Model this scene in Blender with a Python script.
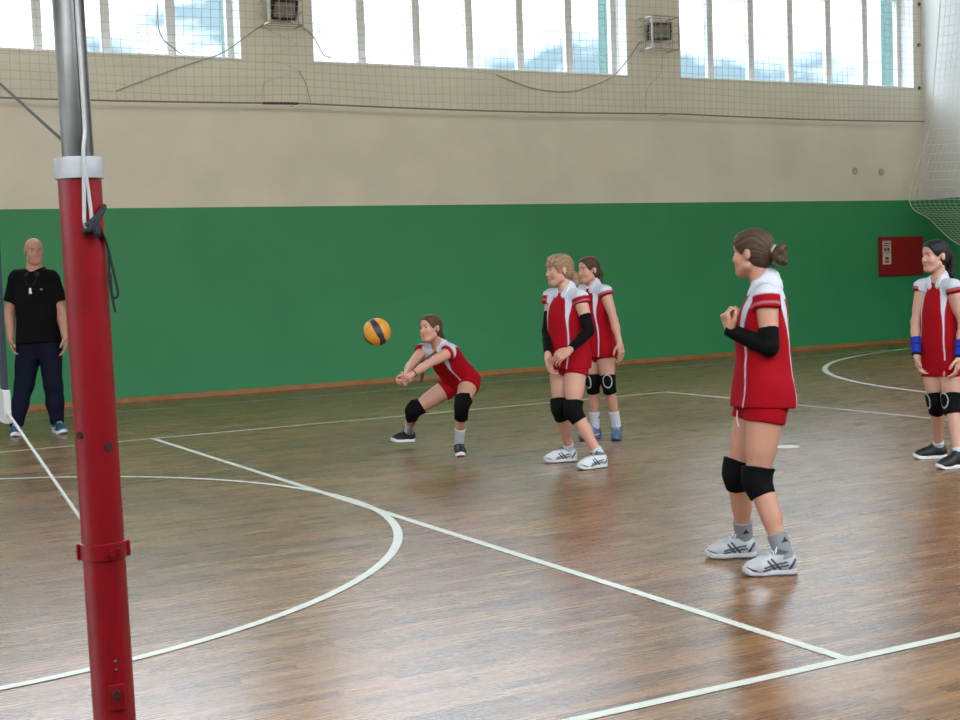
import bpy, bmesh, math, random
import numpy as np
from mathutils import Vector, Matrix

random.seed(7)
for o in list(bpy.data.objects):
    bpy.data.objects.remove(o)
SC = bpy.context.scene
COL = SC.collection

# ------------------------------------------------------------------ camera
FPX = 1400.15                                   # focal length in pixels of a 960 px wide frame
YAW, PITCH, ROLL = 0.502973, 0.0648476, -0.0354160
CAM = np.array([-3.5283, -3.7380, 1.45545])
_f = np.array([math.sin(YAW) * math.cos(PITCH), math.cos(YAW) * math.cos(PITCH), -math.sin(PITCH)])
_r0 = np.array([math.cos(YAW), -math.sin(YAW), 0.0])
_u0 = np.cross(_r0, _f)
_r = math.cos(ROLL) * _r0 + math.sin(ROLL) * _u0
_u = -math.sin(ROLL) * _r0 + math.cos(ROLL) * _u0
cam_data = bpy.data.cameras.new('camera')
cam_data.sensor_width = 36.0
cam_data.lens = 36.0 * FPX / 960.0
cam_data.clip_start = 0.05
cam = bpy.data.objects.new('camera', cam_data)
COL.objects.link(cam)
M = Matrix.Identity(4)
for i in range(3):
    M[i][0], M[i][1], M[i][2], M[i][3] = _r[i], _u[i], -_f[i], CAM[i]
cam.matrix_world = M
SC.camera = cam

# ------------------------------------------------------------------ colour management, sky and daylight
SC.view_settings.view_transform = 'Standard'
SC.view_settings.look = 'None'
SC.view_settings.gamma = 1.0
SC.view_settings.use_curve_mapping = False
SC.view_settings.exposure = 0.0
SC.cycles.use_denoising = True
SC.cycles.max_bounces = 8
SC.cycles.diffuse_bounces = 5
SC.cycles.transparent_max_bounces = 16
SC.cycles.caustics_reflective = False
SC.cycles.caustics_refractive = False
SC.cycles.sample_clamp_indirect = 6.0

SKY_STRENGTH = 1.0
SKY_HIGH = 5.2
NEAR_WINDOW_W = 172.0
LEFT_WINDOW_W = 470.0
world = bpy.data.worlds.new('sky')
SC.world = world
world.use_nodes = True
nt = world.node_tree
nt.nodes.clear()
w_out = nt.nodes.new('ShaderNodeOutputWorld')
w_bg = nt.nodes.new('ShaderNodeBackground')
w_tc = nt.nodes.new('ShaderNodeTexCoord')
w_map = nt.nodes.new('ShaderNodeMapping')
w_map.inputs['Scale'].default_value = (1.0, 1.0, 2.2)
w_map.inputs['Location'].default_value = (0.35, 0.1, 0.0)
w_noise = nt.nodes.new('ShaderNodeTexNoise')
w_noise.inputs['Scale'].default_value = 6.0
w_noise.inputs['Detail'].default_value = 6.0
w_ramp = nt.nodes.new('ShaderNodeValToRGB')
w_ramp.color_ramp.elements[0].position = 0.43
w_ramp.color_ramp.elements[0].color = (0.48, 0.76, 0.93, 1)
w_ramp.color_ramp.elements[1].position = 0.54
w_ramp.color_ramp.elements[1].color = (2.35, 2.70, 3.15, 1)
nt.links.new(w_tc.outputs['Generated'], w_map.inputs['Vector'])
nt.links.new(w_map.outputs['Vector'], w_noise.inputs['Vector'])
nt.links.new(w_noise.outputs['Fac'], w_ramp.inputs['Fac'])
nt.links.new(w_ramp.outputs['Color'], w_bg.inputs['Color'])
# the overcast sky is several times brighter higher up, where the sun stands behind the clouds
w_sep = nt.nodes.new('ShaderNodeSeparateXYZ')
nt.links.new(w_tc.outputs['Generated'], w_sep.inputs['Vector'])
w_el = nt.nodes.new('ShaderNodeMapRange')
w_el.interpolation_type = 'SMOOTHSTEP'
w_el.inputs['From Min'].default_value = 0.19
w_el.inputs['From Max'].default_value = 0.34
w_el.inputs['To Min'].default_value = SKY_STRENGTH
w_el.inputs['To Max'].default_value = SKY_STRENGTH * SKY_HIGH
nt.links.new(w_sep.outputs['Z'], w_el.inputs['Value'])
nt.links.new(w_el.outputs['Result'], w_bg.inputs['Strength'])
nt.links.new(w_bg.outputs['Background'], w_out.inputs['Surface'])

WALL_Y, RIGHT_X, LEFT_X, NEAR_Y, CEIL_Z = 13.083, 14.20, -20.2, -4.35, 7.7
SILL_Z, HEAD_Z = 4.155, 6.9
WINDOW_SPANS = [(2.50 - 4.83 - 5.79 * k, 2.50 - 5.79 * k) for k in (3, 2, 1, 0)] + [(3.45, 8.33), (9.27, 14.03)]


def area_light(name, loc, rot, sx, sy, watts, color=(1, 1, 1), portal=False):
    l = bpy.data.lights.new(name, 'AREA')
    l.shape = 'RECTANGLE'
    l.size, l.size_y = sx, sy
    l.energy = watts
    l.color = color
    if portal:
        l.cycles.is_portal = True
    o = bpy.data.objects.new(name, l)
    o.location = loc
    o.rotation_euler = rot
    COL.objects.link(o)
    return o


# daylight coming in through the windows of the wall behind the camera and of the end walls
for (xa, xb) in WINDOW_SPANS:
    area_light('daylight', ((xa + xb) / 2, NEAR_Y - 0.12, (SILL_Z + HEAD_Z) / 2), (math.radians(90), 0, 0),
               xb - xa, HEAD_Z - SILL_Z, NEAR_WINDOW_W, (1.0, 0.97, 0.93))
    area_light('window_portal', ((xa + xb) / 2, WALL_Y + 0.45, (SILL_Z + HEAD_Z) / 2), (math.radians(-90), 0, 0),
               xb - xa, HEAD_Z - SILL_Z, 1.0, portal=True)
area_light('daylight', (LEFT_X - 0.12, 4.4, 4.6), (0, math.radians(-90), 0), 3.2, 14.0, LEFT_WINDOW_W, (0.92, 0.96, 1.0))


# ------------------------------------------------------------------ helpers
def at(px, py, depth):
    """World point seen at a pixel of the 960x720 frame at a distance along the optical axis."""
    return CAM + depth * (_f + _r * ((px - 480) / FPX) + _u * ((360 - py) / FPX))


def ground(px, py, z=0.0):
    d = _f + _r * ((px - 480) / FPX) + _u * ((360 - py) / FPX)
    return CAM + d * ((z - CAM[2]) / d[2])


def on_plane_y(px, py, y):
    d = _f + _r * ((px - 480) / FPX) + _u * ((360 - py) / FPX)
    return CAM + d * ((y - CAM[1]) / d[1])


def depth_of(P):
    return float((np.asarray(P) - CAM) @ _f)


def srgb(r, g, b):
    def c(v):
        v /= 255.0
        return v / 12.92 if v <= 0.04045 else ((v + 0.055) / 1.055) ** 2.4
    return (c(r), c(g), c(b), 1.0)


def mat(name, color, rough=0.6, metal=0.0, bump=0.0, bump_scale=60.0, vary=0.0, vary_scale=6.0, spec=0.5, coat=0.0):
    m = bpy.data.materials.new(name)
    m.use_nodes = True
    n = m.node_tree
    b = n.nodes['Principled BSDF']
    b.inputs['Base Color'].default_value = color
    b.inputs['Roughness'].default_value = rough
    b.inputs['Metallic'].default_value = metal
    b.inputs['Specular IOR Level'].default_value = spec
    b.inputs['Coat Weight'].default_value = coat
    tc = n.nodes.new('ShaderNodeTexCoord')
    if vary > 0:
        no = n.nodes.new('ShaderNodeTexNoise')
        no.inputs['Scale'].default_value = vary_scale
        no.inputs['Detail'].default_value = 5
        n.links.new(tc.outputs['Object'], no.inputs['Vector'])
        mr = n.nodes.new('ShaderNodeMapRange')
        mr.inputs['From Min'].default_value = 0.3
        mr.inputs['From Max'].default_value = 0.7
        mr.inputs['To Min'].default_value = 1 - vary
        mr.inputs['To Max'].default_value = 1 + vary
        n.links.new(no.outputs['Fac'], mr.inputs['Value'])
        mx = n.nodes.new('ShaderNodeVectorMath')
        mx.operation = 'SCALE'
        mx.inputs[0].default_value = color[:3]
        n.links.new(mr.outputs['Result'], mx.inputs['Scale'])
        n.links.new(mx.outputs['Vector'], b.inputs['Base Color'])
    if bump > 0:
        no2 = n.nodes.new('ShaderNodeTexNoise')
        no2.inputs['Scale'].default_value = bump_scale
        no2.inputs['Detail'].default_value = 4
        n.links.new(tc.outputs['Object'], no2.inputs['Vector'])
        bp = n.nodes.new('ShaderNodeBump')
        bp.inputs['Strength'].default_value = bump
        bp.inputs['Distance'].default_value = 0.01
        n.links.new(no2.outputs['Fac'], bp.inputs['Height'])
        n.links.new(bp.outputs['Normal'], b.inputs['Normal'])
    return m


def attr_mat(name, rough=0.8, bump=0.15, bump_scale=300.0, spec=0.3, sheen=0.0, sss=0.0):
    """Material whose colour pattern (print, dye) comes from a colour attribute of the mesh."""
    m = mat(name, (1, 1, 1, 1), rough, bump=bump, bump_scale=bump_scale, spec=spec)
    n = m.node_tree
    a = n.nodes.new('ShaderNodeAttribute')
    a.attribute_name = 'pattern'
    b = n.nodes['Principled BSDF']
    n.links.new(a.outputs['Color'], b.inputs['Base Color'])
    if sheen:
        b.inputs['Sheen Weight'].default_value = sheen
    if sss:
        b.inputs['Subsurface Weight'].default_value = sss
        b.inputs['Subsurface Radius'].default_value = (0.012, 0.005, 0.003)
        b.inputs['Subsurface Scale'].default_value = 1.0
    return m


def link(o, parent=None):
    COL.objects.link(o)
    if parent is not None:
        o.parent = parent
        o.matrix_parent_inverse = parent.matrix_world.inverted()
    return o


def tag(o, label, cat, group=None, kind=None):
    o['label'] = label
    o['category'] = cat
    if group:
        o['group'] = group
    if kind:
        o['kind'] = kind
    return o


def structure(o):
    o['kind'] = 'structure'
    return o


def empty(name, loc, rot=(0, 0, 0)):
    o = bpy.data.objects.new(name, None)
    o.empty_display_size = 0.1
    o.location = loc
    o.rotation_euler = rot
    o.matrix_world = Matrix.LocRotScale(Vector(loc), Matrix.Identity(3).to_quaternion() if rot == (0, 0, 0) else
                                        __import__('mathutils').Euler(rot).to_quaternion(), None)
    COL.objects.link(o)
    return o


class MB:
    """Collects shapes into one mesh."""
    def __init__(self):
        self.bm = bmesh.new()

    def box(self, lo, hi, rot=None, bevel=0.0):
        lo, hi = Vector(lo), Vector(hi)
        c = (lo + hi) / 2
        s = hi - lo
        m = Matrix.Translation(c) @ Matrix.Diagonal((s.x, s.y, s.z, 1))
        if rot is not None:
            m = rot @ m
        r = bmesh.ops.create_cube(self.bm, size=1.0, matrix=m)
        if bevel > 0:
            es = list({e for v in r['verts'] for e in v.link_edges})
            bmesh.ops.bevel(self.bm, geom=es, offset=bevel, segments=2, profile=0.6, affect='EDGES')
        return self

    def tube(self, pts, rad, n=8, caps=True):
        pts = [Vector(p) for p in pts]
        rads = rad if isinstance(rad, (list, tuple)) else [rad] * len(pts)
        rings = []
        prev = None
        for i, p in enumerate(pts):
            if i == 0:
                t = pts[1] - pts[0]
            elif i == len(pts) - 1:
                t = pts[-1] - pts[-2]
            else:
                t = (pts[i + 1] - pts[i]).normalized() + (pts[i] - pts[i - 1]).normalized()
            t.normalize()
            if prev is None:
                a = Vector((0, 0, 1)) if abs(t.z) < 0.9 else Vector((1, 0, 0))
                x = t.cross(a).normalized()
            else:
                x = (prev - t * prev.dot(t)).normalized()
            prev = x
            y = t.cross(x)
            rings.append([self.bm.verts.new(p + (x * math.cos(2 * math.pi * k / n) + y * math.sin(2 * math.pi * k / n)) * rads[i]) for k in range(n)])
        for a, b in zip(rings, rings[1:]):
            for k in range(n):
                self.bm.faces.new((a[k], a[(k + 1) % n], b[(k + 1) % n], b[k]))
        if caps:
            self.bm.faces.new(rings[0][::-1])
            self.bm.faces.new(rings[-1])
        return self

    def lathe(self, prof, origin=(0, 0, 0), n=32, m=None):
        o = Vector(origin)
        rings = []
        for (r, z) in prof:
            ring = []
            for k in range(n):
                v = Vector((r * math.cos(2 * math.pi * k / n), r * math.sin(2 * math.pi * k / n), z))
                if m is not None:
                    v = m @ v
                ring.append(self.bm.verts.new(v + o))
            rings.append(ring)
        for a, b in zip(rings, rings[1:]):
            for k in range(n):
                self.bm.faces.new((a[k], a[(k + 1) % n], b[(k + 1) % n], b[k]))
        self.bm.faces.new(rings[0][::-1])
        self.bm.faces.new(rings[-1])
        return self

    def strip(self, a, b):
        """Ribbon through two matching lists of points."""
        va = [self.bm.verts.new(Vector(p)) for p in a]
        vb = [self.bm.verts.new(Vector(p)) for p in b]
        for i in range(len(va) - 1):
            self.bm.faces.new((va[i], va[i + 1], vb[i + 1], vb[i]))
        return self

    def sphere(self, c, r, seg=16, ring=10, scale=(1, 1, 1)):
        m = Matrix.Translation(Vector(c)) @ Matrix.Diagonal((scale[0], scale[1], scale[2], 1))
        bmesh.ops.create_uvsphere(self.bm, u_segments=seg, v_segments=ring, radius=r, matrix=m)
        return self

    def build(self, name, material, parent=None, smooth=False):
        me = bpy.data.meshes.new(name)
        bmesh.ops.recalc_face_normals(self.bm, faces=self.bm.faces[:])
        self.bm.to_mesh(me)
        self.bm.free()
        if smooth:
            me.polygons.foreach_set('use_smooth', [True] * len(me.polygons))
            try:
                me.set_sharp_from_angle(angle=math.radians(40))
            except Exception:
                pass
        if material is not None:
            for m_ in (material if isinstance(material, (list, tuple)) else [material]):
                me.materials.append(m_)
        o = bpy.data.objects.new(name, me)
        return link(o, parent)


def sag(a, b, drop, n=16, wob=0.0):
    a, b = np.asarray(a, float), np.asarray(b, float)
    out = []
    for i in range(n + 1):
        t = i / n
        p = a + (b - a) * t
        p = p + np.array([0, 0, -4 * drop * t * (1 - t) + wob * math.sin(9 * t + 1.3)])
        out.append(p)
    return out


def smooth_path(pts, n=8):
    pts = [np.asarray(p, float) for p in pts]
    P = [2 * pts[0] - pts[1]] + pts + [2 * pts[-1] - pts[-2]]
    out = []
    for i in range(1, len(P) - 2):
        for k in range(n):
            t = k / n
            a, b, c, d = P[i - 1], P[i], P[i + 1], P[i + 2]
            out.append(0.5 * ((2 * b) + (-a + c) * t + (2 * a - 5 * b + 4 * c - d) * t * t + (-a + 3 * b - 3 * c + d) * t ** 3))
    out.append(pts[-1])
    return out


# ------------------------------------------------------------------ materials of the setting
GREEN_Z = 2.335


def wall_material(name, upper, lower):
    m = mat(name, upper, 0.55, bump=0.12, bump_scale=25)
    n = m.node_tree
    b = n.nodes['Principled BSDF']
    g = n.nodes.new('ShaderNodeNewGeometry')
    sx = n.nodes.new('ShaderNodeSeparateXYZ')
    n.links.new(g.outputs['Position'], sx.inputs['Vector'])
    cmp = n.nodes.new('ShaderNodeMath')
    cmp.operation = 'GREATER_THAN'
    cmp.inputs[1].default_value = GREEN_Z
    n.links.new(sx.outputs['Z'], cmp.inputs[0])
    no = n.nodes.new('ShaderNodeTexNoise')
    no.inputs['Scale'].default_value = 1.2
    no.inputs['Detail'].default_value = 6
    n.links.new(g.outputs['Position'], no.inputs['Vector'])
    mr = n.nodes.new('ShaderNodeMapRange')
    mr.inputs['From Min'].default_value = 0.3
    mr.inputs['From Max'].default_value = 0.7
    mr.inputs['To Min'].default_value = 0.94
    mr.inputs['To Max'].default_value = 1.06
    n.links.new(no.outputs['Fac'], mr.inputs['Value'])
    mix = n.nodes.new('ShaderNodeMix')
    mix.data_type = 'RGBA'
    mix.inputs['A'].default_value = lower
    mix.inputs['B'].default_value = upper
    n.links.new(cmp.outputs['Value'], mix.inputs['Factor'])
    sc = n.nodes.new('ShaderNodeVectorMath')
    sc.operation = 'SCALE'
    n.links.new(mix.outputs['Result'], sc.inputs[0])
    n.links.new(mr.outputs['Result'], sc.inputs['Scale'])
    n.links.new(sc.outputs['Vector'], b.inputs['Base Color'])
    return m


def floor_material():
    m = bpy.data.materials.new('varnished_parquet')
    m.use_nodes = True
    n = m.node_tree
    b = n.nodes['Principled BSDF']
    tc = n.nodes.new('ShaderNodeTexCoord')
    br = n.nodes.new('ShaderNodeTexBrick')
    br.offset = 0.5
    br.inputs['Color1'].default_value = (0.0, 0.0, 0.0, 1)
    br.inputs['Color2'].default_value = (1, 1, 1, 1)
    br.inputs['Mortar'].default_value = (0.5, 0.5, 0.5, 1)
    br.inputs['Scale'].default_value = 1.0
    br.inputs['Mortar Size'].default_value = 0.0015
    br.inputs['Brick Width'].default_value = 0.48
    br.inputs['Row Height'].default_value = 0.068
    br.inputs['Bias'].default_value = 0.0
    n.links.new(tc.outputs['Object'], br.inputs['Vector'])
    ramp = n.nodes.new('ShaderNodeValToRGB')
    els = ramp.color_ramp.elements
    els[0].position, els[0].color = 0.0, FLOOR_DARK
    els[1].position, els[1].color = 1.0, FLOOR_LIGHT
    e = els.new(0.5)
    e.color = FLOOR_MID
    n.links.new(br.outputs['Color'], ramp.inputs['Fac'])
    mp = n.nodes.new('ShaderNodeMapping')
    mp.inputs['Scale'].default_value = (2.0, 40.0, 1.0)
    n.links.new(tc.outputs['Object'], mp.inputs['Vector'])
    gr = n.nodes.new('ShaderNodeTexNoise')
    gr.inputs['Scale'].default_value = 1.5
    gr.inputs['Detail'].default_value = 6
    n.links.new(mp.outputs['Vector'], gr.inputs['Vector'])
    big = n.nodes.new('ShaderNodeTexNoise')
    big.inputs['Scale'].default_value = 0.5
    big.inputs['Detail'].default_value = 3
    n.links.new(tc.outputs['Object'], big.inputs['Vector'])
    ad = n.nodes.new('ShaderNodeMath')
    ad.operation = 'ADD'
    n.links.new(gr.outputs['Fac'], ad.inputs[0])
    n.links.new(big.outputs['Fac'], ad.inputs[1])
    mr = n.nodes.new('ShaderNodeMapRange')
    mr.inputs['From Min'].default_value = 0.7
    mr.inputs['From Max'].default_value = 1.3
    mr.inputs['To Min'].default_value = 0.80
    mr.inputs['To Max'].default_value = 1.20
    n.links.new(ad.outputs['Value'], mr.inputs['Value'])
    sc = n.nodes.new('ShaderNodeVectorMath')
    sc.operation = 'SCALE'
    n.links.new(ramp.outputs['Color'], sc.inputs[0])
    n.links.new(mr.outputs['Result'], sc.inputs['Scale'])
    n.links.new(sc.outputs['Vector'], b.inputs['Base Color'])
    rr = n.nodes.new('ShaderNodeMapRange')
    rr.inputs['From Min'].default_value = 0.3
    rr.inputs['From Max'].default_value = 0.7
    rr.inputs['To Min'].default_value = FLOOR_ROUGH - 0.03
    rr.inputs['To Max'].default_value = FLOOR_ROUGH + 0.04
    n.links.new(gr.outputs['Fac'], rr.inputs['Value'])
    n.links.new(rr.outputs['Result'], b.inputs['Roughness'])
    b.inputs['Specular IOR Level'].default_value = FLOOR_SPEC
    bp = n.nodes.new('ShaderNodeBump')
    bp.inputs['Strength'].default_value = 0.10
    bp.inputs['Distance'].default_value = 0.004
    n.links.new(br.outputs['Fac'], bp.inputs['Height'])
    bp.invert = True
    n.links.new(bp.outputs['Normal'], b.inputs['Normal'])
    return m


FLOOR_DARK = srgb(102, 70, 41)
FLOOR_MID = srgb(123, 88, 53)
FLOOR_LIGHT = srgb(144, 106, 67)
FLOOR_ROUGH = 0.27
FLOOR_SPEC = 0.75
M_wall = wall_material('painted_wall', srgb(216, 210, 191), srgb(46, 134, 82))
M_wall_cool = wall_material('painted_end_wall', srgb(216, 214, 208), srgb(46, 134, 82))
M_ceiling = mat('ceiling_white', srgb(226, 224, 216), 0.9)
M_floor = floor_material()
M_line = mat('court_line_paint', srgb(204, 208, 198), 0.4, vary=0.06, vary_scale=12)
M_wood_trim = mat('baseboard_wood', srgb(158, 104, 54), 0.45, vary=0.15, vary_scale=8)
M_frame = mat('window_frame_white', srgb(206, 204, 198), 0.5)
M_reveal = mat('window_reveal_white', srgb(226, 226, 222), 0.7)
M_teal = mat('outside_reveal_teal', srgb(80, 112, 106), 0.8)
M_glass = bpy.data.materials.new('window_glass')
M_glass.use_nodes = True
_n = M_glass.node_tree
_n.nodes.clear()
_o = _n.nodes.new('ShaderNodeOutputMaterial')
_t = _n.nodes.new('ShaderNodeBsdfTransparent')
_g = _n.nodes.new('ShaderNodeBsdfGlossy')
_g.inputs['Roughness'].default_value = 0.05
_mx = _n.nodes.new('ShaderNodeMixShader')
_mx.inputs['Fac'].default_value = 0.05
_n.links.new(_t.outputs[0], _mx.inputs[1])
_n.links.new(_g.outputs[0], _mx.inputs[2])
_n.links.new(_mx.outputs[0], _o.inputs['Surface'])

# ------------------------------------------------------------------ the room
fl = structure(MB().box((LEFT_X - 0.3, NEAR_Y - 0.3, -0.2), (RIGHT_X + 0.3, WALL_Y + 0.3, 0.0)).build('floor', M_floor))
structure(MB().box((LEFT_X - 0.3, NEAR_Y - 0.6, CEIL_Z), (RIGHT_X + 0.3, WALL_Y + 0.6, CEIL_Z + 0.2)).build('ceiling', M_ceiling))


def window_wall(name, y0, y1):
    b = MB()
    b.box((LEFT_X - 0.3, y0, -0.2), (RIGHT_X + 0.3, y1, SILL_Z))
    b.box((LEFT_X - 0.3, y0, HEAD_Z), (RIGHT_X + 0.3, y1, CEIL_Z))
    xs = [LEFT_X - 0.3] + [v for s in WINDOW_SPANS for v in s] + [RIGHT_X + 0.3]
    for i in range(0, len(xs), 2):
        b.box((xs[i], y0, SILL_Z), (xs[i + 1], y1, HEAD_Z))
    return structure(b.build(name, M_wall))


window_wall('wall_far', WALL_Y, WALL_Y + 0.40)
window_wall('wall_near', NEAR_Y - 0.40, NEAR_Y)
structure(MB().box((RIGHT_X, NEAR_Y - 0.4, -0.2), (RIGHT_X + 0.3, WALL_Y + 0.4, CEIL_Z)).build('wall_right', M_wall_cool))
wl = MB()
wl.box((LEFT_X - 0.3, NEAR_Y - 0.4, -0.2), (LEFT_X, WALL_Y + 0.4, 3.0))
wl.box((LEFT_X - 0.3, NEAR_Y - 0.4, 6.2), (LEFT_X, WALL_Y + 0.4, CEIL_Z))
wl.box((LEFT_X - 0.3, NEAR_Y - 0.4, 3.0), (LEFT_X, -2.6, 6.2))
wl.box((LEFT_X - 0.3, 11.4, 3.0), (LEFT_X, WALL_Y + 0.4, 6.2))
structure(wl.build('wall_left', M_wall_cool))
structure(MB().box((LEFT_X, WALL_Y - 0.022, 0.0), (RIGHT_X, WALL_Y, 0.055)).build('baseboard_far', M_wood_trim))
structure(MB().box((RIGHT_X - 0.022, NEAR_Y, 0.0), (RIGHT_X, WALL_Y - 0.022, 0.055)).build('baseboard_right', M_wood_trim))


# windows of the far wall: frame, mullions, panes, white inner reveal and the outside reveal
def window(k, x0, x1):
    yf = WALL_Y + 0.27                      # inner face of the frame
    root = structure(empty('window_%d' % k, ((x0 + x1) / 2, yf, SILL_Z)))
    fr = MB()
    t, d = 0.09, 0.09
    fr.box((x0, yf, SILL_Z), (x0 + t, yf + d, HEAD_Z))
    fr.box((x1 - t, yf, SILL_Z), (x1, yf + d, HEAD_Z))
    fr.box((x0 + t, yf, SILL_Z), (x1 - t, yf + d, SILL_Z + 0.075))
    fr.box((x0 + t, yf, HEAD_Z - 0.08), (x1 - t, yf + d, HEAD_Z))
    n = 6
    w = (x1 - x0) / n
    fr.box((x0 + t, yf + 0.003, 5.62), (x1 - t, yf + d - 0.003, 5.69))
    for i in range(1, n):
        xc = x0 + w * i
        fr.box((xc - 0.055, yf + 0.006, SILL_Z + 0.075), (xc + 0.055, yf + d - 0.004, HEAD_Z - 0.08))
    fr.build('window_frame', M_frame, root)
    for i in range(n):
        MB().box((x0 + w * i + 0.05, yf + 0.04, SILL_Z + 0.05), (x0 + w * (i + 1) - 0.05, yf + 0.046, HEAD_Z - 0.05)).build('pane', M_glass, root)
    rv = MB()
    rv.box((x1 - 0.012, WALL_Y - 0.004, SILL_Z), (x1 + 0.001, yf, HEAD_Z))
    rv.box((x0 - 0.001, WALL_Y - 0.004, SILL_Z), (x0 + 0.012, yf, HEAD_Z))
    rv.box((x0, WALL_Y - 0.02, SILL_Z - 0.001), (x1, yf, SILL_Z + 0.014))
    rv.build('window_sill', M_reveal, root)
    ot = MB()
    ot.box((x1 - 0.02, yf + d, SILL_Z - 0.1), (x1 + 0.15, yf + d + 0.34, HEAD_Z + 0.1))
    ot.box((x0 - 0.15, yf + d, SILL_Z - 0.1), (x0 + 0.02, yf + d + 0.34, HEAD_Z + 0.1))
    ot.build('outside_reveal', M_teal, root)


for k, (xa, xb) in enumerate(WINDOW_SPANS):
    window(k + 1, xa, xb)

# court lines painted on the floor
LW = 0.05
COURT_L, COURT_W, NET_X = 5.865, 9.0, -2.94


def floor_line(x0, y0, x1, y1, w=LW, z=0.002, name='court_line'):
    a = np.array([x0, y0, 0.0])
    b = np.array([x1, y1, 0.0])
    d = (b - a) / np.linalg.norm(b - a)
    s = np.array([-d[1], d[0], 0]) * w / 2
    zz = np.array([0, 0, z])
    return MB().strip([a + s + zz, b + s + zz], [a - s + zz, b - s + zz]).build(name, M_line, fl)


def floor_arc(cx, cy, r, a0, a1, w=LW, z=0.003, n=96, name='court_arc'):
    A = np.linspace(a0, a1, n)
    i = [(cx + (r - w / 2) * math.cos(t), cy + (r - w / 2) * math.sin(t), z) for t in A]
    o = [(cx + (r + w / 2) * math.cos(t), cy + (r + w / 2) * math.sin(t), z) for t in A]
    return MB().strip(i, o).build(name, M_line, fl)


e2 = LW / 2
floor_line(-11.8, COURT_W, COURT_L + e2, COURT_W, z=0.0020)
floor_line(-11.8, 0, COURT_L + e2, 0, z=0.0021)
floor_line(COURT_L, 0, COURT_L, COURT_W, z=0.0024)
floor_line(-11.8, 0, -11.8, COURT_W, z=0.0024)
floor_line(0, 0, 0, COURT_W, z=0.0026)
floor_line(-5.9, 0, -5.9, COURT_W, z=0.0026)
floor_line(NET_X, 0, NET_X, COURT_W, z=0.0026)
floor_line(LEFT_X + 0.8, 11.93, RIGHT_X - 0.1, 11.93, z=0.0020, w=0.045)
floor_arc(-3.0, 4.5, 3.028, 0, 2 * math.pi, z=0.0032, n=160)
floor_arc(13.60, 5.90, 6.06, math.radians(90), math.radians(270), z=0.0032, w=0.07)
floor_arc(3.709, 4.548, 0.05, 0, 2 * math.pi, w=0.10, n=40, name='floor_spot')

# ------------------------------------------------------------------ implicit-surface modelling kit (bodies, clothes, shoes)
F32 = np.float32


def axis_points(lo, hi, h, fine):
    """Grid coordinates from lo to hi, spacing h, finer (spacing f) inside the listed (a, b, f) intervals."""
    xs = [lo]
    while xs[-1] < hi:
        x = xs[-1]
        s = h
        for (a, b, f) in fine:
            if a - h <= x <= b:
                s = min(s, f)
        xs.append(x + s)
    return np.array(xs, F32)


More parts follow.
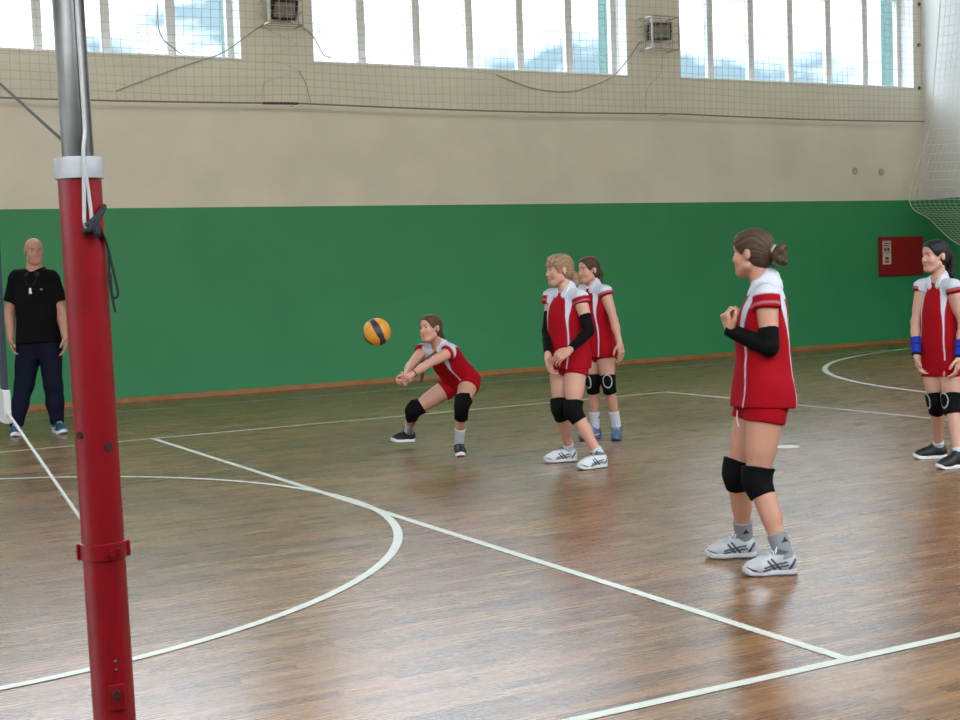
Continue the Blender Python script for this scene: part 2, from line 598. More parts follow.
class Field:
    def __init__(self, lo, hi, h, fine=()):
        """fine: list of (lo3, hi3, spacing) boxes that get a finer grid."""
        self.ax = [axis_points(lo[i], hi[i], h, [(f[0][i], f[1][i], f[2]) for f in fine]) for i in range(3)]
        self.F = np.full([len(a) for a in self.ax], 1.0, F32)

    def sub(self, lo, hi):
        sl = []
        for i in range(3):
            a = int(np.searchsorted(self.ax[i], lo[i]))
            b = int(np.searchsorted(self.ax[i], hi[i]))
            if b - a < 1:
                return None
            sl.append(slice(a, b))
        X = self.ax[0][sl[0]][:, None, None]
        Y = self.ax[1][sl[1]][None, :, None]
        Z = self.ax[2][sl[2]][None, None, :]
        return tuple(sl), X, Y, Z

    def add(self, prim, k=0.0):
        fn, lo, hi = prim
        pad = k + 0.02
        r = self.sub([v - pad for v in lo], [v + pad for v in hi])
        if r is None:
            return
        sl, X, Y, Z = r
        d = fn(X, Y, Z).astype(F32)
        a = self.F[sl]
        if k > 0:
            h = np.maximum(k - np.abs(a - d), 0) / k
            self.F[sl] = np.minimum(a, d) - h * h * (k / 4)
        else:
            self.F[sl] = np.minimum(a, d)

    def cut(self, prim, k=0.0):
        """Subtract a shape."""
        fn, lo, hi = prim
        pad = k + 0.02
        r = self.sub([v - pad for v in lo], [v + pad for v in hi])
        if r is None:
            return
        sl, X, Y, Z = r
        d = -fn(X, Y, Z).astype(F32)
        a = self.F[sl]
        if k > 0:
            h = np.maximum(k - np.abs(a - d), 0) / k
            self.F[sl] = np.maximum(a, d) + h * h * (k / 4)
        else:
            self.F[sl] = np.maximum(a, d)

    def clip(self, p, n):
        """Keep only the side of the plane behind its normal."""
        X, Y, Z = self.ax[0][:, None, None], self.ax[1][None, :, None], self.ax[2][None, None, :]
        d = (X - p[0]) * n[0] + (Y - p[1]) * n[1] + (Z - p[2]) * n[2]
        self.F = np.maximum(self.F, d.astype(F32))

    def warp(self, fn):
        X, Y, Z = self.ax[0][:, None, None], self.ax[1][None, :, None], self.ax[2][None, None, :]
        self.F = (self.F + fn(X, Y, Z)).astype(F32)

    def surface(self):
        F = self.F
        F[0], F[-1], F[:, 0], F[:, -1], F[:, :, 0], F[:, :, -1] = [np.maximum(s, 1e-3) for s in
                                                                  (F[0], F[-1], F[:, 0], F[:, -1], F[:, :, 0], F[:, :, -1])]
        ins = F < 0
        nx, ny, nz = F.shape
        cnt = np.zeros((nx - 1, ny - 1, nz - 1), np.int8)
        for dx in (0, 1):
            for dy in (0, 1):
                for dz in (0, 1):
                    cnt += ins[dx:nx - 1 + dx, dy:ny - 1 + dy, dz:nz - 1 + dz]
        I, J, K = np.nonzero((cnt > 0) & (cnt < 8))
        vid = np.full(cnt.shape, -1, np.int32)
        vid[I, J, K] = np.arange(len(I))
        acc = np.zeros((len(I), 3))
        num = np.zeros(len(I))
        ax = self.ax
        corners = [(a, b, c) for a in (0, 1) for b in (0, 1) for c in (0, 1)]
        for a in corners:
            for d in range(3):
                if a[d] == 1:
                    continue
                b = list(a)
                b[d] = 1
                fa = F[I + a[0], J + a[1], K + a[2]]
                fb = F[I + b[0], J + b[1], K + b[2]]
                m = (fa < 0) != (fb < 0)
                t = np.where(m, fa / np.where(m, fa - fb, 1), 0)
                pa = np.stack([ax[0][I + a[0]], ax[1][J + a[1]], ax[2][K + a[2]]], 1)
                pb = np.stack([ax[0][I + b[0]], ax[1][J + b[1]], ax[2][K + b[2]]], 1)
                p = pa + (pb - pa) * t[:, None]
                acc += p * m[:, None]
                num += m
        V = acc / num[:, None]
        Q = []
        for d in range(3):
            s0 = [slice(None)] * 3
            s1 = [slice(None)] * 3
            s0[d], s1[d] = slice(0, -1), slice(1, None)
            e = ins[tuple(s0)] != ins[tuple(s1)]
            i, j, k = np.nonzero(e)
            c = [i, j, k]
            o1, o2 = [(1, 2), (2, 0), (0, 1)][d]
            ok = (c[o1] > 0) & (c[o2] > 0) & (c[o1] < F.shape[o1] - 1) & (c[o2] < F.shape[o2] - 1)
            c = [x[ok] for x in c]

            def cell(d1, d2):
                q = [x.copy() for x in c]
                q[o1] -= d1
                q[o2] -= d2
                return vid[q[0], q[1], q[2]]
            q = np.stack([cell(1, 1), cell(0, 1), cell(0, 0), cell(1, 0)], 1)
            flip = ~ins[c[0], c[1], c[2]]
            q[flip] = q[flip][:, ::-1]
            Q.append(q)
        return V, np.concatenate(Q)


def relax(V, Q, n, lam=0.5):
    a = np.concatenate([Q[:, 0], Q[:, 1], Q[:, 2], Q[:, 3]])
    b = np.concatenate([Q[:, 1], Q[:, 2], Q[:, 3], Q[:, 0]])
    deg = np.bincount(a, minlength=len(V)) + np.bincount(b, minlength=len(V))
    for _ in range(n):
        S = np.stack([np.bincount(a, V[b, i], len(V)) + np.bincount(b, V[a, i], len(V)) for i in range(3)], 1)
        V = V + lam * (S / np.maximum(deg, 1)[:, None] - V)
    return V


def mesh_from(name, V, Q, material, parent=None, color=None):
    me = bpy.data.meshes.new(name)
    me.vertices.add(len(V))
    me.vertices.foreach_set('co', np.asarray(V, F32).ravel())
    me.loops.add(len(Q) * 4)
    me.loops.foreach_set('vertex_index', np.asarray(Q, np.int32).ravel())
    me.polygons.add(len(Q))
    me.polygons.foreach_set('loop_start', np.arange(0, len(Q) * 4, 4, dtype=np.int32))
    me.polygons.foreach_set('use_smooth', np.ones(len(Q), bool))
    me.update(calc_edges=True)
    me.validate()
    if color is not None:
        at_ = me.color_attributes.new('pattern', 'FLOAT_COLOR', 'POINT')
        c = np.ones((len(V), 4), F32)
        c[:, :3] = color
        at_.data.foreach_set('color', c.ravel())
    me.materials.append(material)
    o = bpy.data.objects.new(name, me)
    return link(o, parent)


def vec(a):
    return np.asarray(a, float)


def unit(a):
    a = vec(a)
    return a / np.linalg.norm(a)


def cone(a, b, r1, r2):
    """Round cone from a to b."""
    a, b = vec(a), vec(b)
    R = max(r1, r2)
    ba = b - a
    L2 = max(float(ba @ ba), 1e-9)

    def fn(X, Y, Z):
        x, y, z = X - a[0], Y - a[1], Z - a[2]
        h = np.clip((x * ba[0] + y * ba[1] + z * ba[2]) / L2, 0, 1)
        return np.sqrt((x - h * ba[0]) ** 2 + (y - h * ba[1]) ** 2 + (z - h * ba[2]) ** 2) - (r1 + (r2 - r1) * h)
    return fn, np.minimum(a, b) - R, np.maximum(a, b) + R


def flat_cone(a, b, r1, r2, extra=None):
    """Cone with flat ends (for tubes of cloth along a limb)."""
    a, b = vec(a), vec(b)
    R = max(r1, r2) * 1.1
    ba = b - a
    L = np.linalg.norm(ba)
    n = ba / L

    def fn(X, Y, Z):
        x, y, z = X - a[0], Y - a[1], Z - a[2]
        t = x * n[0] + y * n[1] + z * n[2]
        h = np.clip(t / L, 0, 1)
        q = np.sqrt((x - t * n[0]) ** 2 + (y - t * n[1]) ** 2 + (z - t * n[2]) ** 2) - (r1 + (r2 - r1) * h)
        return np.maximum(np.maximum(q, -t), t - L)
    return fn, np.minimum(a, b) - R, np.maximum(a, b) + R


def ellipsoid(c, r, M3=None):
    """Ellipsoid; M3 has the local axes as rows."""
    c, r = vec(c), vec(r)
    A = np.eye(3) if M3 is None else vec(M3)
    R = float(max(r))

    def fn(X, Y, Z):
        x, y, z = X - c[0], Y - c[1], Z - c[2]
        p = [(A[i, 0] * x + A[i, 1] * y + A[i, 2] * z) for i in range(3)]
        k0 = np.sqrt(sum((p[i] / r[i]) ** 2 for i in range(3)))
        k1 = np.sqrt(sum((p[i] / r[i] ** 2) ** 2 for i in range(3))) + 1e-9
        return k0 * (k0 - 1) / k1
    return fn, c - R, c + R


def rbox(c, half, rad, M3):
    c, half, A = vec(c), vec(half), vec(M3)
    R = float(np.linalg.norm(half))

    def fn(X, Y, Z):
        x, y, z = X - c[0], Y - c[1], Z - c[2]
        q = [np.abs(A[i, 0] * x + A[i, 1] * y + A[i, 2] * z) - (half[i] - rad) for i in range(3)]
        out = np.sqrt(sum(np.maximum(v, 0) ** 2 for v in q))
        return out + np.minimum(np.maximum(np.maximum(q[0], q[1]), q[2]), 0) - rad
    return fn, c - R, c + R


class Torso:
    """Elliptical column from the pelvis to the base of the neck; (u, v, w) are lateral, forward, along."""
    def __init__(self, pelvis, neck, lat0, lat1):
        self.o, self.t = vec(pelvis), vec(neck)
        ax = self.t - self.o
        self.L = np.linalg.norm(ax)
        self.k = ax / self.L

        def perp(l):
            l = vec(l)
            return unit(l - self.k * (l @ self.k))
        l0, l1 = perp(lat0), perp(lat1)
        f0 = np.cross(self.k, l0)
        self.e1 = l0
        self.e2 = f0                       # forward once lateral points to the person's right -> sign fixed by caller
        ang = math.atan2(l1 @ f0, l1 @ l0)
        self.twist = ang

    def uvw(self, X, Y, Z):
        x, y, z = X - self.o[0], Y - self.o[1], Z - self.o[2]
        w = (x * self.k[0] + y * self.k[1] + z * self.k[2]) / self.L
        p = x * self.e1[0] + y * self.e1[1] + z * self.e1[2]
        q = x * self.e2[0] + y * self.e2[1] + z * self.e2[2]
        a = self.twist * np.clip(w, 0, 1)
        return p * np.cos(a) + q * np.sin(a), -p * np.sin(a) + q * np.cos(a), w

    def point(self, u, v, w):
        a = self.twist * min(max(w, 0), 1)
        p, q = u * math.cos(a) - v * math.sin(a), u * math.sin(a) + v * math.cos(a)
        return self.o + self.k * (w * self.L) + self.e1 * p + self.e2 * q

    def dirs(self, w):
        return self.point(1, 0, w) - self.point(0, 0, w), self.point(0, 1, w) - self.point(0, 0, w)

    def prim(self, prof, power=2.3):
        """prof: rows of (w, half width, half depth, centre offset forward)."""
        P = vec(prof)
        ws, A, B, C = P[:, 0], P[:, 1], P[:, 2], P[:, 3]
        R = max(A.max(), B.max()) + 0.05
        lo = np.minimum(self.o + self.k * ws[0] * self.L, self.o + self.k * ws[-1] * self.L) - R
        hi = np.maximum(self.o + self.k * ws[0] * self.L, self.o + self.k * ws[-1] * self.L) + R
        fine = np.linspace(ws[0], ws[-1], 200)
        ker = np.hanning(25)
        ker /= ker.sum()

        def sm(y):
            z = np.interp(fine, ws, y)
            return np.convolve(np.pad(z, 12, mode='edge'), ker, mode='valid')
        fa, fb, fc = sm(A), sm(B), sm(C)

        def fn(X, Y, Z):
            u, v, w = self.uvw(X, Y, Z)
            a = np.interp(w, fine, fa)
            b = np.interp(w, fine, fb)
            c = np.interp(w, fine, fc)
            k0 = (np.abs(u / a) ** power + np.abs((v - c) / b) ** power) ** (1 / power)
            d = (k0 - 1) * np.minimum(a, b)
            e = np.maximum(ws[0] - w, w - ws[-1]) * self.L
            return np.maximum(d * 0.9, e)
        return fn, lo, hi


def folds(seed, amp, freq=28.0):
    rs = np.random.RandomState(seed)
    D = [(unit(rs.randn(3) * np.array([1, 1, 0.45])), freq * rs.uniform(0.5, 1.6), rs.uniform(0, 6.28)) for _ in range(6)]

    def fn(X, Y, Z):
        s = 0
        wob = np.sin(X * 9 + 1) + np.sin(Y * 8 + 2) + np.sin(Z * 7)
        for d, f, p in D:
            s = s + np.sin((X * d[0] + Y * d[1] + Z * d[2]) * f + p + wob)
        return amp * s / 3
    return fn


def step(x, e0, e1):
    t = np.clip((x - e0) / (e1 - e0), 0, 1)
    return t * t * (3 - 2 * t)


def blend(base, col, m):
    return base * (1 - m[:, None]) + vec(col)[None, :] * m[:, None]


def band(prims, lo_pad, h, name, material, parent, color, extra=None, smooth=1, blend_k=0.012, col_fn=None):
    """A piece of cloth: union of prims, optional cuts, made into one mesh."""
    lo = np.min([p[1] for p in prims], 0) - lo_pad
    hi = np.max([p[2] for p in prims], 0) + lo_pad
    f = Field(lo, hi, h)
    for p in prims:
        f.add(p, blend_k)
    if extra:
        extra(f)
    V, Q = f.surface()
    V = relax(V, Q, smooth)
    c = np.tile(vec(color[:3]), (len(V), 1))
    if col_fn is not None:
        c = col_fn(V, c)
    return mesh_from(name, V, Q, material, parent, c)


# ------------------------------------------------------------------ people
M_skin = attr_mat('skin', 0.5, bump=0.05, bump_scale=220, spec=0.35, sss=0.06)
M_cloth = attr_mat('knit_cloth', 0.8, bump=0.12, bump_scale=260, spec=0.12)
M_shoe = attr_mat('shoe_leather', 0.5, bump=0.10, bump_scale=200, spec=0.4)
M_sole = attr_mat('shoe_rubber', 0.6, bump=0.0, spec=0.3)
M_hair = attr_mat('hair_strands', 0.55, bump=0.35, bump_scale=160, spec=0.25)
M_eyewhite = mat('eye_white', srgb(196, 186, 180), 0.3)
M_iris = mat('eye_iris', srgb(62, 50, 42), 0.2)
M_lace = mat('lace_cord', srgb(222, 222, 222), 0.7)
M_lace_dark = mat('lace_cord_dark', srgb(44, 46, 52), 0.7)

RED, WHITE, BLACK = srgb(146, 4, 20), srgb(186, 189, 200), srgb(6, 6, 7)


def head_axes(face, up=(0, 0, 1)):
    f = unit(face)
    r = unit(np.cross(f, vec(up)))             # the person's right
    u = np.cross(r, f)
    return np.array([r, f, u])


def hand_prims(wrist, fdir, palm, thumb_side, s=1.0, curl=(0.35, 0.5, 0.4), spread=0.06):
    """Palm, four fingers and a thumb. palm: direction the palm faces; thumb_side: lateral direction of the thumb."""
    d = unit(fdir)
    n = unit(vec(palm) - d * (vec(palm) @ d))
    t = unit(vec(thumb_side) - d * (vec(thumb_side) @ d) - n * (vec(thumb_side) @ n))
    W = vec(wrist)
    P = []
    P.append((cone(W - d * 0.015 * s, W + d * 0.03 * s, 0.023 * s, 0.024 * s), 0.012))
    P.append((rbox(W + d * 0.052 * s, (0.037 * s, 0.043 * s, 0.0145 * s), 0.013 * s, np.array([t, d, n])), 0.016))
    L = [(0.030, 0.040, 0.024, 0.019, 0.0084), (0.010, 0.044, 0.027, 0.021, 0.0088),
         (-0.010, 0.041, 0.025, 0.020, 0.0084), (-0.029, 0.032, 0.019, 0.017, 0.0074)]
    for i, (o, l1, l2, l3, r) in enumerate(L):
        base = W + d * (0.088 - 0.004 * abs(i - 1)) * s + t * o * s
        ang = 0.0
        p = base
        sp = spread * (1.5 - i)
        for j, (l, c) in enumerate(zip((l1, l2, l3), curl)):
            ang += c * (1 + 0.10 * i)
            dd = unit(d * math.cos(ang) + n * math.sin(ang) + t * sp * math.cos(ang))
            q = p + dd * l * s
            P.append((cone(p, q, r * s * (1 - 0.07 * j), r * s * (1 - 0.07 * (j + 1))), 0.004))
            p = q
    b = W + d * 0.022 * s + t * 0.028 * s
    m1 = b + unit(d * 0.62 + t * 0.62 + n * 0.35) * 0.038 * s
    m2 = m1 + unit(d * 0.85 + t * 0.28 + n * 0.40) * 0.030 * s
    m3 = m2 + unit(d * 0.92 + t * 0.02 + n * 0.42) * 0.022 * s
    P.append((cone(b, m1, 0.014 * s, 0.0112 * s), 0.008))
    P.append((cone(m1, m2, 0.0108 * s, 0.0098 * s), 0.004))
    P.append((cone(m2, m3, 0.0096 * s, 0.0078 * s), 0.004))
    return P


class Person:
    def __init__(self, J, label, scale=1.0, girth=1.0, male=False, skin=(200, 150, 128), seed=1, group=None):
        self.J = {k: (vec(v) if isinstance(v, (tuple, list, np.ndarray)) else v) for k, v in J.items()}
        self.s = scale
        self.g = girth
        self.male = male
        self.seed = seed
        self.skin = vec(srgb(*skin)[:3])
        base = (self.J['toeL'] + self.J['toeR'] + self.J['heelL'] + self.J['heelR']) / 4
        self.root = empty('person', (base[0], base[1], 0.0))
        tag(self.root, label, 'person', group)
        J = self.J
        # lateral axis = person's right; e2 = cross(up, right) = forward
        lat0 = J['hipR'] - J['hipL']
        lat1 = J['shR'] - J['shL']
        self.T = Torso(J['pelvis'], J['neck'], lat0, lat1)
        self.H = head_axes(J['face'], J.get('headup', (0, 0, 1)))
        for sd in 'LR':
            fd = unit(J['toe' + sd] - J['heel' + sd])
            up = unit(np.array([0, 0, 1.0]) - fd * fd[2])
            J['fd' + sd], J['fu' + sd] = fd, up
            J['ank' + sd] = J['heel' + sd] + fd * 0.062 * scale + up * 0.088 * scale

    # radii of the limbs
    def leg_r(self):
        g = self.g * self.s
        return dict(hip=0.083 * g, knee=0.051 * g, calf=0.050 * g, ank=0.034 * g)

    def arm_r(self):
        g = self.g * self.s
        return dict(sh=0.046 * g, el=0.034 * g, wr=0.0235 * g) if not self.male else dict(sh=0.056 * g, el=0.042 * g, wr=0.030 * g)

    def limb(self, a, b, t):
        return self.J[a] + (self.J[b] - self.J[a]) * t

    def body(self, hands, hair_fn=None, h=0.0065):
        J, s, g, T, H = self.J, self.s, self.g, self.T, self.H
        P = []
        if self.male:
            prof = [(-0.16, .10, .09, 0), (-0.04, .17, .12, -.01), (.15, .172, .132, 0), (.35, .165, .13, .012), (.58, .18, .125, .0), (.78, .18, .11, -.01), (.9, .12, .085, -.015), (1.0, .062, .062, -.012)]
        else:
            prof = [(-0.17, .085, .075, -.012), (-0.05, .155, .11, -.018), (.12, .150, .105, -.008), (.36, .118, .085, 0), (.60, .135, .102, .006), (.78, .138, .092, -.004), (.9, .09, .066, -.012), (1.0, .046, .048, -.012)]
        prof = [(w, a * s * g, b * s * g, c) for w, a, b, c in prof]
        P.append((T.prim(prof), 0.03))
        ar, lr = self.arm_r(), self.leg_r()
        top = J['neck']
        for sd in 'LR':
            sh, el, wr = J['sh' + sd], J['el' + sd], J['wr' + sd]
            P.append((cone(top + (sh - top) * 0.35 - T.k * 0.02, sh, 0.040 * s, ar['sh']), 0.03))
            P.append((cone(sh, el, ar['sh'], ar['el']), 0.03))
            P.append((cone(sh + (el - sh) * 0.25, sh + (el - sh) * 0.65, ar['sh'] * 0.95, ar['el'] * 1.08), 0.02))
            P.append((cone(el, el + (wr - el) * 0.35, ar['el'], ar['el'] * 1.02), 0.02))
            P.append((cone(el + (wr - el) * 0.3, wr, ar['el'] * 1.0, ar['wr']), 0.02))
            hip, kn, an = J['hip' + sd], J['knee' + sd], J['ank' + sd]
            P.append((cone(hip, kn, lr['hip'], lr['knee']), 0.03))
            P.append((cone(hip + (kn - hip) * 0.1, hip + (kn - hip) * 0.6, lr['hip'] * 0.98, lr['knee'] * 1.28), 0.03))
            P.append((cone(kn, an, lr['knee'] * 0.93, lr['ank']), 0.02))
            back = -unit(J['fd' + sd])
            c0 = kn + (an - kn) * 0.18 + back * 0.014 * s
            c1 = kn + (an - kn) * 0.50 + back * 0.010 * s
            P.append((cone(c0, c1, lr['calf'] * 0.92, lr['calf'] * 0.80), 0.03))
            P.append((cone(an, J['heel' + sd] + J['fd' + sd] * 0.19 * s + J['fu' + sd] * 0.035 * s, lr['ank'], 0.024 * s), 0.02))
        hc = J['head']
        q = s if not self.male else s * 0.98
        q = J.get('headscale', q)
        hs = float(q)

        def hp(x, y, z):
            return hc + (H[0] * x + H[1] * y + H[2] * z) * hs
        self.hp = hp
        self.hs = hs
        P.append((cone(J['neck'] - T.k * 0.03, hp(0, -0.020, -0.055), (0.052 if not self.male else 0.072) * s, (0.045 if not self.male else 0.060) * s), 0.03))
        P.append((ellipsoid(hp(0, -0.014, 0.030), vec((.071, .092, .079)) * hs, H), 0.02))
        P.append((ellipsoid(hp(0, 0.030, -0.028), vec((.056, .056, .080)) * hs, H), 0.02))
        P.append((ellipsoid(hp(0, 0.052, -0.088), vec((.026, .026, .020)) * hs, H), 0.03))
        for sx in (-1, 1):
            P.append((ellipsoid(hp(sx * .032, .052, -.032), vec((.026, .026, .028)) * hs, H), 0.02))
            P.append((cone(hp(sx * .050, 0.005, -.060), hp(sx * .018, .058, -.092), .018 * hs, .015 * hs), 0.025))
        P.append((cone(hp(-.028, .070, .022), hp(.028, .070, .022), .009 * hs, .009 * hs), 0.015))
        P.append((ellipsoid(hp(0, .030, .045), vec((.058, .052, .050)) * hs, H), 0.02))
        face = [(cone(hp(0, .080, .006), hp(0, .0935, -.030), .0065 * hs, .0100 * hs), 0.012),
                (cone(hp(-.010, .085, -.034), hp(.010, .085, -.034), .0070 * hs, .0070 * hs), 0.008)]
        lips = [(cone(hp(-.015, .078, -.0585), hp(.015, .078, -.0585), .0068 * hs, .0068 * hs), 0.006),
                (cone(hp(-.012, .077, -.069), hp(.012, .077, -.069), .0076 * hs, .0076 * hs), 0.006)]
        for sx in (-1, 1):
            face.append((ellipsoid(hp(sx * .073, -.012, -.004), vec((.008, .016, .028)) * hs, H), 0.008))
        hand_all = []
        for sd in 'LR':
            hand_all += hands[sd]
        allp = P + face + lips + hand_all
        lo = np.min([p[0][1] for p in allp], 0) - 0.03
        hi = np.max([p[0][2] for p in allp], 0) + 0.03
        lo[2] = min(lo[2], -0.005)
        fine = [(hc - 0.125 * hs, hc + 0.125 * hs, 0.0036)]
        for sd in 'LR':
            hl = np.min([p[0][1] for p in hands[sd]], 0)
            hh = np.max([p[0][2] for p in hands[sd]], 0)
            fine.append((hl, hh, 0.0036))
        f = Field(lo, hi, h, fine)
        for p, k in P + face:
            f.add(p, k)
        for sx in (-1, 1):
            f.cut(ellipsoid(hp(sx * .031, .0855, .002), vec((.0155, .014, .0085)) * hs, H), 0.008)
        for p, k in lips:
            f.add(p, k)
        f.cut(cone(hp(-.018, .0845, -.0635), hp(.018, .0845, -.0635), .0013 * hs, .0013 * hs), 0.003)
        for p, k in hand_all:
            f.add(p, k)
        V, Q = f.surface()
        V = relax(V, Q, 1, 0.4)
        c = np.tile(self.skin, (len(V), 1))
        d = (V - hc) @ H.T / hs
        lip = step(0.009 - np.sqrt((d[:, 0] / 2.6) ** 2 + (d[:, 2] + .0635) ** 2), 0, 0.003) * (d[:, 1] > 0.068)
        c = blend(c, vec(srgb(172, 92, 88)[:3]), lip * 0.8)
        for sx in (-1, 1):
            ch = np.exp(-(((d[:, 0] - sx * .042) / .018) ** 2 + ((d[:, 2] + .03) / .018) ** 2)) * (d[:, 1] > 0.02)
            c = blend(c, self.skin * vec((1.0, .78, .76)), ch * 0.6)
        for sd in 'LR':                              # knuckles and knees a touch redder
            kn = np.exp(-((np.linalg.norm(V - J['el' + sd], axis=1) / 0.05) ** 2))
            c = blend(c, self.skin * vec((1.0, .86, .84)), kn * 0.5)
        self.body_obj = mesh_from('body', V, Q, M_skin, self.root, c)
        # eyes and brows
        for sx in (-1, 1):
            m = MB()
            ec = hp(sx * .031, .0620, .002)
            m.sphere((0, 0, 0), 0.0125 * hs, 24, 16)
            R = Matrix(((H[0][0], H[1][0], H[2][0]), (H[0][1], H[1][1], H[2][1]), (H[0][2], H[1][2], H[2][2]))).to_4x4()
            bmesh.ops.transform(m.bm, matrix=Matrix.Rotation(math.radians(-90), 4, 'X'), verts=m.bm.verts)
            for fce in m.bm.faces:
                cen = fce.calc_center_median().normalized()
                fce.material_index = 1 if cen.y > 0.86 else 0
            bmesh.ops.transform(m.bm, matrix=Matrix.Translation(Vector(ec)) @ R, verts=m.bm.verts)
            m.build('eye', [M_eyewhite, M_iris], self.root, smooth=True)
            if J.get('brows', True) is not False:
                pts = [hp(sx * (.014 + .030 * t), .0885 - .016 * t * t - .004 * t, .0195 + .006 * math.sin(2.2 * t)) for t in np.linspace(0, 1, 7)]
                MB().tube(pts, [.0020 * hs, .0030 * hs, .0032 * hs, .0030 * hs, .0026 * hs, .002 * hs, .001 * hs], 6).build('eyebrow', J.get('browmat', M_brow), self.root, smooth=True)

    def hair(self, color, prims_fn, hi_color=None, hairline=0.058, back_low=-0.055, h=0.0045, parting=False):
        H, hp, hs, hc = self.H, self.hp, self.hs, self.J['head']
        prims = [(ellipsoid(hp(0, -0.016, 0.033), vec((.0780, .0970, .0845)) * hs, H), 0.01),
                 (ellipsoid(hp(0, -0.045, -0.020), vec((.064, .058, .060)) * hs, H), 0.03),
                 (ellipsoid(hp(0, .028, .047), vec((.0655, .0595, .0585)) * hs, H), 0.02)]
        extra = prims_fn(hp, hs) if prims_fn else []
        allp = prims + extra
        lo = np.min([p[0][1] for p in allp], 0) - 0.02
        hi = np.max([p[0][2] for p in allp], 0) + 0.02
        f = Field(lo, hi, h)
        for p, k in prims:
            f.add(p, k)

        f.cut(ellipsoid(hp(0, .098, -.040), vec((.078, .085, hairline + .052)) * hs, H), 0.010)
        for sx in (-1, 1):
            f.cut(ellipsoid(hp(sx * .082, .004, -.022), vec((.026, .028, .042)) * hs, H), 0.006)
        for p, k in extra:
            f.add(p, k)
        X, Y, Z = f.ax[0][:, None, None] - hc[0], f.ax[1][None, :, None] - hc[1], f.ax[2][None, None, :] - hc[2]
        lx = (H[0][0] * X + H[0][1] * Y + H[0][2] * Z) / hs
        ly = (H[1][0] * X + H[1][1] * Y + H[1][2] * Z) / hs
        lz = (H[2][0] * X + H[2][1] * Y + H[2][2] * Z) / hs
        ang = np.arctan2(lx, lz + 0.02) if not parting else np.arctan2(lz, np.abs(lx) + .02)
        f.F = (f.F + 0.0008 * np.sin(ang * 34 + 3 * np.sin(ly * 40)) + 0.0006 * np.sin(ang * 71 + ly * 60)).astype(F32)
        V, Q = f.surface()
        V = relax(V, Q, 1, 0.4)
        d = (V - hc) @ H.T / hs
        a2 = np.arctan2(d[:, 0], d[:, 2] + 0.02)
        st = np.clip(0.35 + 0.18 * np.sin(a2 * 23 + 2 * np.sin(d[:, 1] * 40)) + 0.14 * np.sin(a2 * 61 + d[:, 1] * 90), 0, 1)
        base = vec(srgb(*color)[:3])
        hi_c = vec(srgb(*(hi_color or tuple(min(255, int(v * 1.35)) for v in color)))[:3])
        c = base[None, :] * (1 - st[:, None]) + hi_c[None, :] * st[:, None]
        return mesh_from('hair', V, Q, M_hair, self.root, c)

    # ---- clothing
    def jersey(self, hem_w=-0.20, seed=3, sleeve=0.26, flare=1.0, number=False, loose=1.0, amp=0.0060):
        J, T, s, g = self.J, self.T, self.s, self.g
        ar = self.arm_r()
        prof = [(hem_w - 0.10, .176 * flare, .142 * flare, -.006), (-0.06, .176 * flare, .138 * flare, -.008), (.15, .170, .130, -.004), (.36, .156, .120, 0), (.60, .156, .122, .004),
                (.78, .152, .108, -.004), (.90, .112, .084, -.012), (.975, .062, .066, -.012), (1.0, .056, .060, -.012)]
        prof = [(w, a * s * g * loose, b * s * g * loose, c) for w, a, b, c in prof]
        prims = [T.prim(prof)]
        top = J['neck']
        if not J.get('crouch'):
            for sd in 'LR':
                hip, kn = J['hip' + sd], J['knee' + sd]
                prims.append(cone(hip - (kn - hip) * .12, hip + (kn - hip) * .4, self.leg_r()['hip'] * 1.03 + J.get('hipease', .019), self.leg_r()['hip'] * 1.03 + J.get('hipease', .019) + .002))
        sl = []
        for sd in 'LR':
            sh, el = J['sh' + sd], J['el' + sd]
            prims.append(cone(top + (sh - top) * 0.30 - T.k * 0.018, sh + (sh - top) * 0.02, 0.050 * s, ar['sh'] + 0.013))
            sl.append(flat_cone(sh + (el - sh) * -0.05, sh + (el - sh) * sleeve, ar['sh'] + 0.015, ar['sh'] + 0.019))
        lo = np.min([p[1] for p in prims + sl], 0) - 0.02
        hi = np.max([p[2] for p in prims + sl], 0) + 0.02
        f = Field(lo, hi, 0.0058)
        for p in prims:
            f.add(p, 0.03)
        for p in sl:
            f.add(p, 0.022)
        fo = folds(seed, amp, 22)
        f.warp(fo)
        f.clip(T.point(0, 0, hem_w), -T.k + 0.0)
        f.cut(cone(T.point(0, .080 * s, 1.05), T.point(0, .092 * s, .885), .034 * s, .004 * s), 0.004)
        V, Q = f.surface()
        V = relax(V, Q, 2, 0.5)
        u, v, w = T.uvw(V[:, 0], V[:, 1], V[:, 2])
        red, white = vec(RED[:3]), vec(WHITE[:3])
        c = np.tile(red, (len(V), 1))
        au = np.abs(u) / (s * g)
        hw = np.interp(w, [-.6, .40, .52, .66, .80, .92, 1.0], [.0032, .0032, .006, .013, .022, .040, .055])
        u0 = np.interp(w, [-.6, .0, .50, .70, .86, 1.0], [.116, .112, .104, .102, .098, .085])
        m = step(hw - np.abs(au - u0), -0.0035, 0.0015)
        top_m = np.maximum(step(w, 0.955, 0.968), step(w, 0.845, 0.858) * np.maximum(step(au, 0.058, 0.064), step(-v, 0.0, 0.01)))
        m = np.maximum(m, top_m)
        # red cap over the shoulder joint with a narrow trim at its edge
        for sd in 'LR':
            sh, el = J['sh' + sd], J['el' + sd]
            ax = unit(el - sh)
            al = (V - sh) @ ax
            t = al / np.linalg.norm(el - sh)
            r = np.linalg.norm(V - sh, axis=1)
            side = np.sign(u) == (1 if sd == 'R' else -1)
            cap = step(au, .122, .128) * step(al, 0.004, 0.010) * side * (r < 0.16)
            m = m * (1 - cap)
            trim = cap * step(t, sleeve - 0.10, sleeve - 0.085) * step(sleeve - 0.04 - t, 0, 0.01)
            m = np.maximum(m, trim * 0.22)
        c = blend(c, white, m)
